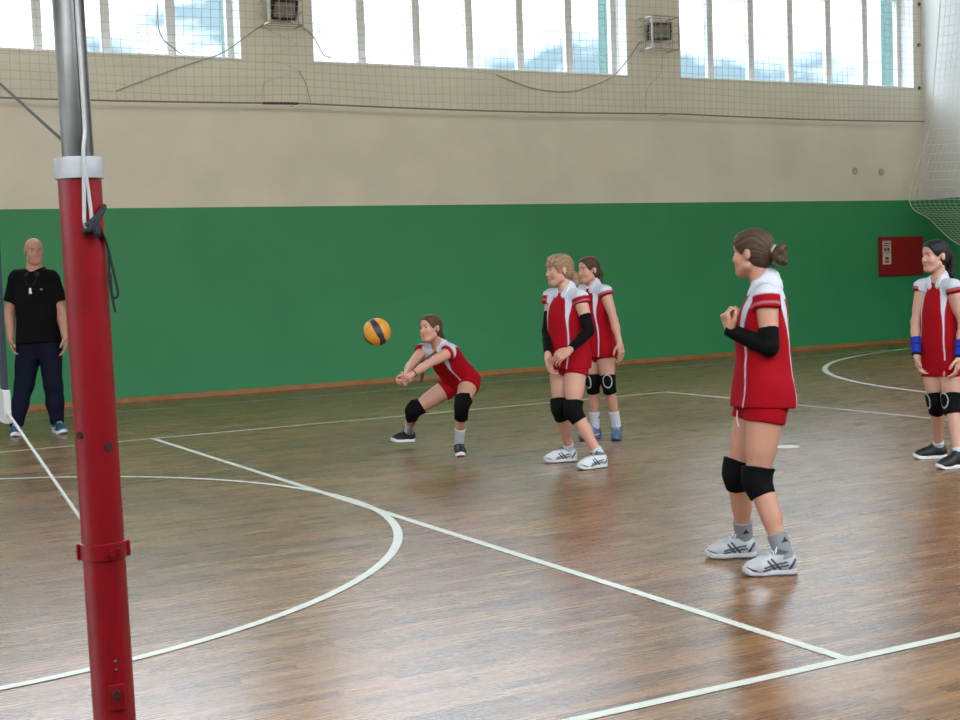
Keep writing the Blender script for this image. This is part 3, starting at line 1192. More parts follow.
        if number:
            vb = v < -0.03
            nu, nw = u / s, (w - 0.55) * T.L
            d1 = np.maximum(np.abs(np.abs(nu) - 0.055) - 0.012, np.abs(nw) - 0.085)
            c = blend(c, white, step(0.002 - d1, 0, 0.004) * vb)
        o = mesh_from('jersey', V, Q, M_cloth, self.root, c)
        o['label'] = 'red sleeveless jersey with white shoulders and thin side piping'
        # collar: a second layer of cloth folded down round the neck, with points at the front
        nk = T.point(0, -0.012, 0.985)
        f2 = Field(nk - 0.16, nk + 0.14, 0.0044)
        for p in prims:
            f2.add(p, 0.03)
        ring = cone(T.point(0, -0.012, 0.93), T.point(0, -0.016, 1.0) + T.k * 0.014 * s, 0.066 * s, 0.054 * s)
        f2.add(ring, 0.02)

        def region(X, Y, Z):
            u, v, w = T.uvw(X, Y, Z)
            d = np.sqrt((X - nk[0]) ** 2 + (Y - nk[1]) ** 2 + (Z - nk[2]) ** 2)
            a = np.arctan2(np.abs(u), v + 0.012)
            lim = (0.082 + 0.030 * np.exp(-((a - 0.50) / 0.30) ** 2)) * s
            notch = 0.004 + np.maximum(w - 0.86, 0) * T.L * 0.36 - np.abs(u)
            notch = np.where(v > 0.01, notch, -1.0)
            return np.maximum(d - lim, notch)
        X, Y, Z = f2.ax[0][:, None, None], f2.ax[1][None, :, None], f2.ax[2][None, None, :]
        f2.F = np.maximum(f2.F + fo(X, Y, Z) - 0.007, region(X, Y, Z)).astype(F32)
        V, Q = f2.surface()
        V = relax(V, Q, 2, 0.4)
        mesh_from('collar', V, Q, M_collar, o)
        return o

    def shorts(self, length=0.30, color=RED, seed=5, piping=False, loose=1.0, name='shorts', low_w=-0.22):
        J, T, s, g = self.J, self.T, self.s, self.g
        lr = self.leg_r()
        prof = [(low_w, .10, .085, -.012), (-0.05, .168, .124, -.014), (.12, .160, .116, -.006), (.22, .150, .11, 0)]
        prof = [(w, a * s * g * loose, b * s * g * loose, c) for w, a, b, c in prof]
        prims = [T.prim(prof)]
        for sd in 'LR':
            hip, kn = J['hip' + sd], J['knee' + sd]
            d = kn - hip
            r0 = lr['hip'] * 1.03 + 0.012
            r1 = (lr['hip'] + (lr['knee'] * 1.2 - lr['hip']) * length) * 1.02 + 0.018 * loose
            prims.append(flat_cone(hip - d * 0.10, hip + d * length, r0, r1))

        def ex(f):
            f.warp(folds(seed, 0.003, 34))

        def colf(V, c):
            if not piping:
                return c
            u, v, w = T.uvw(V[:, 0], V[:, 1], V[:, 2])
            return blend(c, WHITE[:3], step(0.0035 - np.abs(v - 0.03), -0.003, 0.001) * (np.abs(u) > 0.07) * 0.8)
        return band(prims, 0.02, 0.006, name, M_cloth, self.root, color, ex, 2, 0.03, colf)

    def sleeve(self, sd, t0=0.55, t1=0.92, color=BLACK):
        J = self.J
        ar = self.arm_r()
        sh, el, wr = J['sh' + sd], J['el' + sd], J['wr' + sd]
        ra = ar['sh'] + (ar['el'] - ar['sh']) * t0
        prims = [flat_cone(sh + (el - sh) * t0, el, ra + 0.007, ar['el'] + 0.007),
                 cone(el, el + (wr - el) * 0.02, ar['el'] + 0.006, ar['el'] + 0.006),
                 flat_cone(el, el + (wr - el) * 0.4, ar['el'] + 0.007, ar['el'] + 0.006),
                 flat_cone(el + (wr - el) * 0.38, el + (wr - el) * t1, ar['el'] + 0.006, ar['wr'] + 0.007)]
        return band(prims, 0.02, 0.005, 'arm_sleeve', M_cloth, self.root, color, lambda f: f.warp(folds(11, 0.0012, 60)), 1, 0.012)

    def wrist_brace(self, sd, color, t0=0.50, t1=1.0, name='wrist_brace'):
        J = self.J
        ar = self.arm_r()
        el, wr = J['el' + sd], J['wr' + sd]
        d = wr - el
        a, b = el + d * t0, el + d * t1
        n = unit(d)

        def colf(V, c):
            t = (V - a) @ n / np.linalg.norm(b - a)
            m = step(0.05 - np.abs(t - 0.45), 0, 0.02) * 0.9
            return blend(c, srgb(18, 20, 34)[:3], np.maximum(m, step(t, 0.93, 0.96)))
        o = band([flat_cone(a, b + n * 0.012, ar['el'] * 0.92 + 0.009, ar['wr'] + 0.011)], 0.02, 0.0045, name, M_cloth, self.root, color, None, 1, 0.0, colf)
        o['label'] = 'blue padded wrist brace'
        return o

    def knee_pad(self, sd, up=0.20, down=0.24, ring=False):
        J = self.J
        lr = self.leg_r()
        hip, kn, an = J['hip' + sd], J['knee' + sd], J['ank' + sd]
        fd = J['fd' + sd]
        s = self.s
        th, shn = hip - kn, an - kn
        ru = lr['knee'] * 1.0 + (lr['hip'] - lr['knee']) * up * 1.1 + 0.011
        prims = [cone(kn, kn + th * up, lr['knee'] + 0.010, ru + 0.009),
                 cone(kn, kn + shn * down, lr['knee'] * 0.98 + 0.009, lr['calf'] * 1.06 + 0.007)]

        def trim(f):
            f.clip(kn + th * up, unit(th))
            f.clip(kn + shn * down, unit(shn))
            f.warp(folds(17, 0.0016, 60))
        mid = kn + fd * 0.026 * s
        prims.append(ellipsoid(mid + unit(th) * 0.0, vec((lr['knee'] * 0.86, lr['knee'] * 0.70, 0.070 * s)), np.array([unit(np.cross(fd, th)), fd, unit(th)])))

        def colf(V, c):
            if not ring:
                return c
            x = (V - mid) @ unit(np.cross(fd, th))
            z = (V - mid) @ unit(th)
            y = (V - mid) @ fd
            rr = np.sqrt((x / 0.036) ** 2 + (z / 0.052) ** 2)
            return blend(c, srgb(176, 178, 182)[:3], step(0.11 - np.abs(rr - 1), 0, 0.05) * (y > 0.0))
        o = band(prims, 0.02, 0.005, 'knee_pad', M_cloth, self.root, BLACK, trim, 2, 0.03, colf)
        return o

    def sock(self, sd, top=0.30, color=WHITE, logo=None):
        J = self.J
        lr = self.leg_r()
        kn, an = J['knee' + sd], J['ank' + sd]
        d = kn - an
        fd = J['fd' + sd]
        lat = np.cross(fd, unit(d))
        rt = lr['ank'] + (lr['calf'] * 0.9 - lr['ank']) * min(1, top * 1.5)
        prims = [flat_cone(an - d * 0.06, an + d * top, lr['ank'] + 0.006, rt + 0.007)]

        def colf(V, c):
            if logo is None:
                return c
            z = (V - an) @ unit(d) - np.linalg.norm(d) * (top - 0.10)
            y = (V - an) @ fd
            tri = np.maximum(np.abs(y) * 1.5 + z, -z - 0.003) - 0.011
            return blend(c, logo[:3], step(0.002 - tri, 0, 0.003) * (np.abs((V - an) @ lat) > 0.012))
        return band(prims, 0.02, 0.0045, 'sock', M_cloth, self.root, color, lambda f: f.warp(folds(23, 0.0012, 80)), 1, 0.0, colf)

    def shoe(self, sd, upper, accent, sole, s=None, stripes='cross', lace=None, sole_accent=None, length=0.255):
        J = self.J
        s = s or self.s
        he, fd, fu = J['heel' + sd], J['fd' + sd], J['fu' + sd]
        lat = np.cross(fd, fu)                       # to the right of the foot
        q = length / 0.255 * s

        def sp(x, y, z):
            return he + (lat * x + fd * y + fu * z) * q
        A = np.array([lat, fd, fu])
        inn = -1 if sd == 'R' else 1
        prims = [(cone(sp(0, .038, .050), sp(0, .050, .052), .035 * q, .036 * q), 0.02),
                 (cone(sp(0, .05, .050), sp(inn * .004, .17, .036), .035 * q, .036 * q), 0.03),
                 (cone(sp(inn * .004, .165, .038), sp(inn * .006, .212, .034), .039 * q, .030 * q), 0.03),
                 (cone(sp(-inn * .012, .17, .030), sp(-inn * .008, .205, .027), .030 * q, .022 * q), 0.03),
                 (cone(sp(0, .050, .060), sp(0, .062, .112), .036 * q, .036 * q), 0.025),
                 (cone(sp(0, .08, .085), sp(0, .150, .050), .028 * q, .028 * q), 0.03)]
        lo = np.min([p[0][1] for p in prims], 0) - 0.02
        hi = np.max([p[0][2] for p in prims], 0) + 0.02
        f = Field(lo, hi, 0.0042)
        for p, k in prims:
            f.add(p, k)
        f.clip(sp(0, 0, .022), -fu)
        n = unit(fu * 1.0 - fd * 0.25)
        f.clip(sp(0, .04, .108), n)
        V, Q = f.surface()
        V = relax(V, Q, 2, 0.5)
        L = (V - he) @ A.T / q
        c = np.tile(vec(upper[:3]), (len(V), 1))
        x, y, z = L[:, 0], L[:, 1], L[:, 2]
        ac = vec(accent[:3])

        def seg(y0, z0, y1, z1, w):
            d = np.array([y1 - y0, z1 - z0])
            t = np.clip(((y - y0) * d[0] + (z - z0) * d[1]) / (d @ d), 0, 1)
            dd = np.hypot(y - y0 - t * d[0], z - z0 - t * d[1])
            return step(w - dd, -0.0015, 0.0015) * (np.abs(x) > 0.014)
        if stripes == 'cross':
            mm = np.maximum.reduce([seg(.085, .028, .125, .075, .0048), seg(.110, .028, .142, .068, .0048),
                                    seg(.060, .062, .160, .040, .0040), seg(.055, .048, .165, .028, .0040),
                                    seg(.020, .070, .045, .035, .006), seg(.195, .026, .235, .040, .004)])
            c = blend(c, ac, mm)
            c = blend(c, ac * 0.9, step(z, .092, .097) * 0.85)
        elif stripes == 'swoop':
            mm = np.maximum(seg(.06, .045, .11, .035, .006), seg(.11, .035, .17, .058, .0045))
            c = blend(c, ac, mm)
        elif stripes == 'patch':
            c = blend(c, ac, np.maximum(seg(.03, .045, .07, .040, .010), seg(.10, .05, .14, .045, .007)))
        tongue = step(0.016 - np.abs(x), 0, 0.004) * step(y, .085, .095) * step(.165 - y, 0, .01) * step(z, .055, .065)
        c = blend(c, vec(upper[:3]) * 0.82, tongue)
        o = mesh_from('shoe', V, Q, M_shoe, self.root, c)
        # sole
        def outline(z0, z1, grow):
            P2 = [(0, .040, .037), (0, .10, .032), (inn * .003, .165, .045), (inn * .004, .212, .037)]

            def fn(X, Y, Z):
                xx, yy, zz = X - he[0], Y - he[1], Z - he[2]
                lx = (lat[0] * xx + lat[1] * yy + lat[2] * zz) / q
                ly = (fd[0] * xx + fd[1] * yy + fd[2] * zz) / q
                lz = (fu[0] * xx + fu[1] * yy + fu[2] * zz) / q
                d = None
                for (x0, y0, r0), (x1, y1, r1) in zip(P2, P2[1:]):
                    bx, by = x1 - x0, y1 - y0
                    t = np.clip(((lx - x0) * bx + (ly - y0) * by) / (bx * bx + by * by), 0, 1)
                    dd = np.sqrt((lx - x0 - t * bx) ** 2 + (ly - y0 - t * by) ** 2) - (r0 + (r1 - r0) * t) - grow
                    d = dd if d is None else np.minimum(d, dd)
                spring = np.maximum(ly - 0.19, 0) ** 2 * 6 + np.maximum(0.03 - ly, 0) ** 2 * 4
                thick = z1 + np.maximum(0.07 - ly, 0) * 0.12
                a = np.maximum(d, np.maximum(z0 + spring - lz, lz - thick - spring))
                return a * q
            c0, c1 = sp(0, 0, 0), sp(0, .25, 0.03)
            return fn, np.minimum(c0, c1) - 0.06, np.maximum(c0, c1) + 0.06
        sa = sole_accent or sole

        def colf(V, c):
            L = (V - he) @ A.T / q
            return blend(c, sa[:3], step(.009 - L[:, 2], 0, .003))
        so = band([outline(0.0, 0.027, 0.001)], 0.01, 0.0042, 'sole', M_sole, o, sole, None, 1, 0.0, colf)
        lm = MB()
        for i in range(5):
            yy = .098 + .014 * i
            zz = .1165 - .0108 * i
            lm.tube([sp(-.022, yy, zz - .010), sp(-.010, yy + .002, zz + .003), sp(.010, yy + .004, zz + .003), sp(.022, yy + .002, zz - .010)], .0024 * q, 6)
        lm.tube([sp(0, .094, .121), sp(.020, .098, .128), sp(.036, .106, .104), sp(.016, .102, .116), sp(0, .096, .121)], .002 * q, 6)
        lm.tube([sp(0, .094, .121), sp(-.020, .098, .128), sp(-.036, .108, .102), sp(-.016, .102, .116), sp(0, .096, .121)], .002 * q, 6)
        lm.build('laces', lace or M_lace, o, smooth=True)
        return o


M_brow = mat('brow_hair', srgb(92, 68, 52), 0.8)
M_brow_dark = mat('brow_hair_dark', srgb(38, 28, 24), 0.8)
M_collar = mat('collar_cloth', WHITE, 0.8, bump=0.1, bump_scale=250)


def feet(d, sd, heel, toe, z=0.0, toe_z=None):
    """Sole points of one shoe given where heel and toe meet the floor."""
    h = ground(heel[0], heel[1], z)
    t = ground(toe[0], toe[1], z if toe_z is None else toe_z)
    dirn = (t - h) / np.linalg.norm(t - h)
    d['heel' + sd], d['toe' + sd] = t - dirn * 0.25, t

RH = np.array([math.cos(YAW), -math.sin(YAW), 0.0])
FH = np.array([math.sin(YAW), math.cos(YAW), 0.0])


def cd(x, y, z):
    return RH * x + FH * y + np.array([0, 0, 1.0]) * z


def joints(D, **kw):
    """name=(px, py, extra distance) -> world points."""
    return {k: at(v[0], v[1], D + v[2]) for k, v in kw.items()}


# --- the coach by the far post
def make_coach():
    J = {}
    feet(J, 'R', (19.5, 432.5), (15.0, 437.0))
    feet(J, 'L', (49.0, 430.5), (63.5, 434.0))
    D = depth_of((J['heelL'] + J['heelR']) / 2) - 0.02
    J.update(joints(D, head=(34, 251, -0.02), neck=(34.5, 269, 0.04), shL=(51, 277, 0.02), shR=(17, 277, 0.02), elL=(61, 311, 0.06), wrL=(65, 337, -0.02),
                    elR=(9.5, 312, 0.05), wrR=(11, 338, -0.04), pelvis=(39, 342, 0.03), hipL=(49.5, 347, 0.03), hipR=(29, 347, 0.03),
                    kneeL=(53, 385, -0.01), kneeR=(24, 385, -0.02)))
    J['face'] = cd(0.45, -0.88, -0.06)
    J['headscale'] = 1.16
    J['brows'] = True
    p = Person(J, 'bald man in black polo shirt and navy track trousers standing by the green wall', 1.14, 1.0, True, (178, 132, 112), 1)
    F, R = cd(0.15, -1, 0), cd(-1, -0.15, 0)
    hands = {'R': hand_prims(J['wrR'], cd(0.12, -0.12, -1), -R, F, 1.12, (0.3, 0.4, 0.3)),
             'L': hand_prims(J['wrL'], cd(0.05, -0.15, -1), R, F, 1.12, (0.3, 0.4, 0.3))}
    J = p.J
    p.body(hands)
    s = p.s
    T = p.T
    # polo shirt
    prof = [(-0.20, .192, .158, .0), (0.02, .190, .156, .004), (.3, .176, .142, .012), (.58, .186, .136, .004), (.78, .184, .120, -.006), (.9, .135, .096, -.012), (.985, .074, .078, -.012), (1.0, .070, .074, -.012)]
    prof = [(w, a * s, b * s, c) for w, a, b, c in prof]
    prims = [T.prim(prof)]
    ar = p.arm_r()
    for sd in 'LR':
        sh, el = J['sh' + sd], J['el' + sd]
        prims.append(cone(J['neck'] + (sh - J['neck']) * .3 - T.k * .03, sh - T.k * .002, 0.054 * s, ar['sh'] + .013))
        prims.append(flat_cone(sh + (el - sh) * .05, sh + (el - sh) * 0.72, ar['sh'] + .013, ar['sh'] + .020))

    def ex(f):
        f.warp(folds(31, 0.005, 22))
        f.clip(T.point(0, 0, -0.02), -T.k)

    def colf(V, c):
        u, v, w = T.uvw(V[:, 0], V[:, 1], V[:, 2])
        e = step(0.010 - np.hypot((u + 0.095) / 1.4, (w - 0.70) * T.L), 0, 0.004) * (v > 0)
        return blend(c, srgb(150, 150, 150)[:3], e)
    o = band(prims, 0.02, 0.0065, 'polo_shirt', M_cloth, p.root, srgb(6, 6, 8), ex, 2, 0.03, colf)
    cb = MB()
    r_, f_ = T.dirs(1.0)
    rows = []
    for i in range(33):
        a = math.radians(14 + 332 * i / 32)
        dr = f_ * math.cos(a) + r_ * math.sin(a)
        fr = max(0, math.cos(a))
        c0 = T.point(0, -0.010, 1.0) - T.k * 0.045 * fr
        rows.append((c0 + dr * .076 * s, c0 + dr * .080 * s + T.k * .026, c0 + dr * (.108 + .01 * fr) * s - T.k * (.012 + .03 * fr)))
    for a, b in zip(rows, rows[1:]):
        vs = [cb.bm.verts.new(Vector(q)) for q in (*a, *b)]
        cb.bm.faces.new((vs[0], vs[1], vs[4], vs[3]))
        cb.bm.faces.new((vs[1], vs[2], vs[5], vs[4]))
    bmesh.ops.remove_doubles(cb.bm, verts=cb.bm.verts, dist=1e-5)
    co = cb.build('collar', mat('polo_collar_black', srgb(6, 6, 8), 0.85), o, smooth=True)
    so = co.modifiers.new('thickness', 'SOLIDIFY')
    so.thickness = 0.006
    # track trousers
    lr = p.leg_r()
    prof = [(-0.24, .11, .095, -.01), (-0.06, .172, .134, -.010), (.05, .168, .132, 0), (.1, .160, .126, 0.0)]
    prims = [T.prim([(w, a * s, b * s, c) for w, a, b, c in prof])]
    for sd in 'LR':
        hip, kn, an = J['hip' + sd], J['knee' + sd], J['ank' + sd]
        prims += [cone(hip, kn, .108 * s, .080 * s), cone(kn, kn + (an - kn) * .5, .080 * s, .070 * s),
                  cone(kn + (an - kn) * .45, kn + (an - kn) * 0.97, .070 * s, .058 * s)]

    def ex2(f):
        f.warp(folds(33, 0.005, 24))
        f.clip(np.array([0, 0, 0.085]), np.array([0, 0, -1.0]))

    def colf2(V, c):
        u, v, w = T.uvw(V[:, 0], V[:, 1], V[:, 2])
        zz = V[:, 2]
        k = (u > 0.10 * s) * (np.abs(v - 0.035) < 0.014) * step(0.13 - np.abs(zz - 0.72), 0, 0.01) * (np.sin(zz * 95) > -0.55)
        return blend(c, srgb(190, 192, 200)[:3], k * 0.9)
    band(prims, 0.02, 0.0075, 'track_trousers', M_cloth, p.root, srgb(14, 17, 36), ex2, 2, 0.035, colf2)
    for sd in 'LR':
        p.shoe(sd, srgb(24, 74, 100), srgb(215, 220, 225), srgb(214, 218, 222), 1.1, 'patch', length=0.27)
    # the whistle hangs from the coach's neck cord
    P0 = T.point(0.0, 0.165, 0.66)
    P0 = P0 + T.dirs(.66)[1] * 0.012
    wroot = empty('whistle', P0)
    tag(wroot, 'small white whistle hanging on the chest of the man in black', 'whistle')
    MB().lathe([(0.001, -.012), (.014, -.012), (.014, .012), (.001, .012)], P0, 16, Matrix.Rotation(math.radians(90), 4, 'Y')).build('whistle_barrel', mat('whistle_white', srgb(225, 225, 220), 0.4), wroot, True)
    MB().box(P0 + np.array([-.009, -.012, .006]), P0 + np.array([.009, .012, .045]), bevel=.003).build('mouthpiece', mat('whistle_mouth', srgb(215, 215, 212), 0.4), wroot)
    cord = smooth_path([T.point(.06 * s, .05, .985), T.point(.05 * s, .135, .86), P0 + np.array([0, 0, .047]) - T.dirs(.66)[1] * 0.010, T.point(-.05 * s, .135, .86), T.point(-.06 * s, .05, .985)], 5)
    MB().tube(cord, .0022, 6).build('neck_cord', mat('whistle_cord', srgb(28, 28, 32), 0.8), p.root, True)


# --- the girl playing the ball
def make_digger():
    J = {}
    feet(J, 'L', (457.0, 451.0), (462.0, 457.5))
    feet(J, 'R', (413.5, 441.5), (388.5, 442.5), 0.05, 0.065)
    D = depth_of(J['toeL'])
    J.update(joints(D, head=(430.5, 328.5, -0.04), neck=(438, 346.5, 0.04), shL=(449.5, 352, -0.09), shR=(423, 351, 0.13), elL=(427.5, 364.5, -0.24), wrL=(410, 376, -0.34),
                    elR=(410, 366, -0.06), wrR=(406, 375, -0.28), pelvis=(461, 379, 0.24), hipL=(469, 383, 0.18), hipR=(453, 384, 0.28),
                    kneeL=(462, 405, -0.03), kneeR=(413, 411, 0.22)))
    J['face'] = cd(-0.70, -0.71, 0.08)
    J['headup'] = cd(-0.12, 0, 1)
    J['crouch'] = True
    J['headscale'] = 0.96
    p = Person(J, 'crouching girl in red uniform reaching low with joined forearms to dig the ball', 0.93, 0.96, False, (186, 138, 118), 2)
    Lt, F = cd(.7, -.7, 0), cd(-.7, -.7, 0)
    dl, dr = unit(J['wrL'] - J['elL']), unit(J['wrR'] - J['elR'])
    hands = {'L': hand_prims(J['wrL'], dl + cd(0, 0, -.25), cd(-.5, .6, .2), cd(0, 0, 1), .92, (0.9, 1.1, 0.8), .02),
             'R': hand_prims(J['wrR'], dr + cd(0, 0, -.25), cd(.5, -.5, .3), cd(0, 0, 1), .92, (0.5, 0.7, 0.5), .02)}
    J = p.J
    p.body(hands)

    def braid(hp, hs):
        P = [hp(0, -.095, -.01), hp(0, -.115, -.06), at(447, 346, D + 0.07), at(434, 355, D - 0.02), at(424.5, 362, D - 0.02), at(421.5, 382, D - 0.02)]
        R = [.026, .024, .022, .020, .022, .010]
        return [(cone(a, b, r0 * hs, r1 * hs), 0.012) for a, b, r0, r1 in zip(P, P[1:], R, R[1:])]
    p.hair((60, 42, 32), braid, (98, 72, 54))
    p.jersey(-0.20, 6, 0.11, 0.95, number=True)
    p.shorts(0.26)
    p.knee_pad('L', .24, .34)
    p.knee_pad('R', .20, .26)
    for sd in 'LR':
        p.sock(sd, .42, WHITE)
        p.shoe(sd, srgb(20, 20, 22), srgb(52, 52, 56), srgb(226, 226, 228), None, None, M_lace_dark, length=0.25)
    w = MB()
    a, b = J['wrL'] - dl * .045, J['wrL'] - dl * .038
    w.tube([a, b], .0285, 18, caps=False)
    br = w.build('wristband', mat('wristband_dark', srgb(40, 34, 40), 0.7), p.root, True)
    sm = br.modifiers.new('thickness', 'SOLIDIFY')
    sm.thickness = .003
    return p


def make_black_sleeves():
    J = {}
    feet(J, 'R', (580.0, 461.0), (544.5, 463.0))
    feet(J, 'L', (606, 467), (578.5, 470.5))
    D = depth_of((J['heelL'] + J['heelR'] + J['toeL'] + J['toeR']) / 4)
    J.update(joints(D, head=(559, 270, 0.0), neck=(566, 290, 0.02), shL=(580, 297, -0.11), shR=(552, 296, 0.13), elL=(589, 331, -0.16), wrL=(569, 350.5, -0.28),
                    elR=(547.5, 331, 0.10), wrR=(548, 356, -0.10), pelvis=(568, 358, 0.03), hipL=(576, 363, -0.04), hipR=(561, 363, 0.08),
                    kneeL=(573, 410, -0.12), kneeR=(560, 408, 0.0)))
    J['face'] = cd(-0.94, -0.32, -0.03)
    J['headscale'] = 1.02
    p = Person(J, 'girl in red uniform with fair fringe, black arm sleeves and hands clasped low', 0.97, 1.0, False, (186, 138, 118), 3)
    hands = {'L': hand_prims(J['wrL'], cd(-.85, -.1, -.55), cd(.5, .75, -.25), cd(-.1, 0, 1), .98, (0.35, 0.5, 0.4)),
             'R': hand_prims(J['wrR'], cd(.10, -.25, -1), cd(.7, -.5, 0), cd(-.7, -.6, 0), .98, (0.35, 0.45, 0.4))}
    J = p.J
    p.body(hands)

    def tail(hp, hs):
        P = [hp(0, -.095, -.02), hp(.0, -.118, -.055), hp(.0, -.118, -.11), hp(.0, -.100, -.155)]
        R = [.026, .028, .026, .010]
        out = [(cone(a, b, r0 * hs, r1 * hs), 0.012) for a, b, r0, r1 in zip(P, P[1:], R, R[1:])]
        out += [(cone(hp(-.035 + .0175 * i, .060, .085), hp(-.046 + .023 * i, .080, .034), .013 * hs, .008 * hs), 0.010) for i in range(5)]
        out += [(cone(hp(sx * .055, .045, .06), hp(sx * .070, .030, -.02), .011 * hs, .006 * hs), 0.010) for sx in (-1, 1)]
        return out
    p.hair((112, 84, 60), tail, (164, 134, 102))
    p.jersey(-0.16, 7, 0.22, 1.0)
    p.shorts(0.26)
    for sd in 'LR':
        p.sleeve(sd, .52 if sd == 'L' else .45, .94)
        p.knee_pad(sd, .19, .24)
        p.sock(sd, .16, WHITE)
        p.shoe(sd, srgb(196, 198, 200), srgb(34, 40, 52), srgb(192, 194, 196), None, 'cross', M_lace_dark, srgb(40, 40, 46), length=0.27)
    return p


def make_behind():
    J = {}
    feet(J, 'R', (604, 437.5), (578.5, 441.0))
    feet(J, 'L', (618.5, 435), (616.0, 441.5))
    D = depth_of((J['heelL'] + J['heelR'] + J['toeL'] + J['toeR']) / 4) - 0.02
    J.update(joints(D, head=(588.5, 270, 0.0), neck=(592.5, 286, 0.02), shL=(605, 291.5, -0.10), shR=(580, 291, 0.12), elL=(614, 320, -0.14), wrL=(619.5, 343, -0.20),
                    elR=(576, 321, 0.13), wrR=(578, 345, 0.02), pelvis=(597.5, 348, 0.02), hipL=(605.5, 352.5, -0.04), hipR=(592, 352.5, 0.07),
                    kneeL=(608, 381.5, -0.08), kneeR=(593, 382, 0.0)))
    J['face'] = cd(-0.84, -0.54, 0.0)
    J['headscale'] = 0.98
    p = Person(J, 'girl in red with bare arms and blue shoes, standing behind the girl in black sleeves', 0.96, 0.97, False, (184, 136, 116), 4)
    R, F = cd(-.7, .7, 0), cd(-.7, -.7, 0)
    hands = {'L': hand_prims(J['wrL'], cd(.15, -.15, -1), R, F, .98, (0.25, 0.35, 0.3)),
             'R': hand_prims(J['wrR'], cd(0, -.2, -1), -R, F, .98, (0.3, 0.4, 0.3))}
    J = p.J
    p.body(hands)

    def tail(hp, hs):
        P = [hp(0, -.095, .01), hp(0, -.125, -.03), hp(0, -.120, -.10), hp(0, -.105, -.15)]
        R = [.022, .024, .022, .008]
        return [(cone(a, b, r0 * hs, r1 * hs), 0.012) for a, b, r0, r1 in zip(P, P[1:], R, R[1:])]
    p.hair((54, 36, 28), tail, (82, 58, 44))
    p.jersey(-0.15, 8, 0.14, 0.98)
    p.shorts(0.24)
    for sd in 'LR':
        p.knee_pad(sd, .20, .24, ring=True)
        p.sock(sd, .37, WHITE, logo=srgb(70, 70, 76))
        p.shoe(sd, srgb(72, 92, 128), srgb(200, 206, 214), srgb(84, 100, 130), None, 'swoop', M_lace, srgb(50, 56, 74), length=0.26)
    return p


def make_near():
    J = {}
    feet(J, 'L', (797.0, 573.5), (744.5, 576.0))
    feet(J, 'R', (762.5, 556.5), (706.5, 558.0))
    D = depth_of((J['heelL'] + J['heelR'] + J['toeL'] + J['toeR']) / 4)
    J.update(joints(D, head=(752, 253, 0.0), neck=(763.5, 283, 0.0), shL=(766.5, 295, -0.155), shR=(765, 294, 0.155), elL=(770, 348, -0.20), wrL=(731, 331, -0.12),
                    elR=(757, 350, 0.20), wrR=(734, 330, 0.07), pelvis=(762, 393, 0.0), hipL=(766, 402, -0.085), hipR=(757, 402, 0.085),
                    kneeL=(757, 480, -0.10), kneeR=(737, 473, 0.09)))
    J['face'] = cd(-0.80, 0.60, -0.02)
    J['headscale'] = 1.0
    p = Person(J, 'nearest girl in red uniform, hair in a bun, black-sleeved arms raised to her chest', 1.0, 1.04, False, (180, 130, 108), 5)
    hands = {'L': hand_prims(J['wrL'], cd(-.35, .05, 1), cd(.9, .3, .3), cd(0, -1, 0), .94, (1.0, 1.35, 0.9)),
             'R': hand_prims(J['wrR'], cd(-.30, -.05, 1), cd(.9, -.3, .3), cd(0, 1, 0), .94, (1.0, 1.35, 0.9))}
    J = p.J
    p.body(hands)

    def bun(hp, hs):
        P = [(cone(hp(0, -.095, .000), hp(0, -.125, -.004), .022 * hs, .024 * hs), 0.010)]
        for i in range(14):
            a, b = i * 0.85, (i + 1) * 0.85
            r = .028
            q0 = hp(math.cos(a) * r, -.146 + .016 * math.sin(i * 1.9), -.016 + math.sin(a) * r * 1.35)
            q1 = hp(math.cos(b) * r, -.146 + .016 * math.sin((i + 1) * 1.9), -.016 + math.sin(b) * r * 1.35)
            P.append((cone(q0, q1, .0155 * hs, .0155 * hs), 0.004))
        P.append((ellipsoid(hp(0, -.146, -.014), vec((.034, .029, .046)) * hs, p.H), 0.006))
        P.append((cone(hp(0, -.10, -.065), hp(0, -.135, -.078), .008 * hs, .002 * hs), 0.006))
        return P
    hr = p.hair((44, 32, 24), bun, (92, 70, 52), h=0.004)
    sc_ = MB()
    ring = []
    for i in range(25):
        a = 2 * math.pi * i / 24
        ring.append(p.hp(.026 * math.cos(a), -.118 + .003 * math.sin(5 * a), -.002 + .028 * math.sin(a)))
    sc_.tube(ring, .0075, 8)
    sc_.build('hair_tie', mat('hair_tie_beige', srgb(150, 136, 118), 0.8), p.root, True)
    p.jersey(-0.13, 9, 0.26, 1.03, number=True)
    p.shorts(0.27)
    for sd in 'LR':
        p.sleeve(sd, .62, 1.12)
        p.knee_pad(sd, .17, .22)
        p.sock(sd, .28, srgb(128, 130, 134), logo=srgb(40, 42, 48))
        p.shoe(sd, srgb(172, 174, 178), srgb(40, 48, 64), srgb(182, 184, 188), 1.0, 'cross', M_lace, srgb(70, 72, 80), length=0.265)
    dc = MB()
    a = p.T.point(-0.03, 0.125, -0.16)
    dc.tube([a, a + cd(-.003, 0, -.04), a + cd(.004, 0, -.075)], .003, 6)
    dc.build('drawstring', M_lace, p.root, True)
    return p


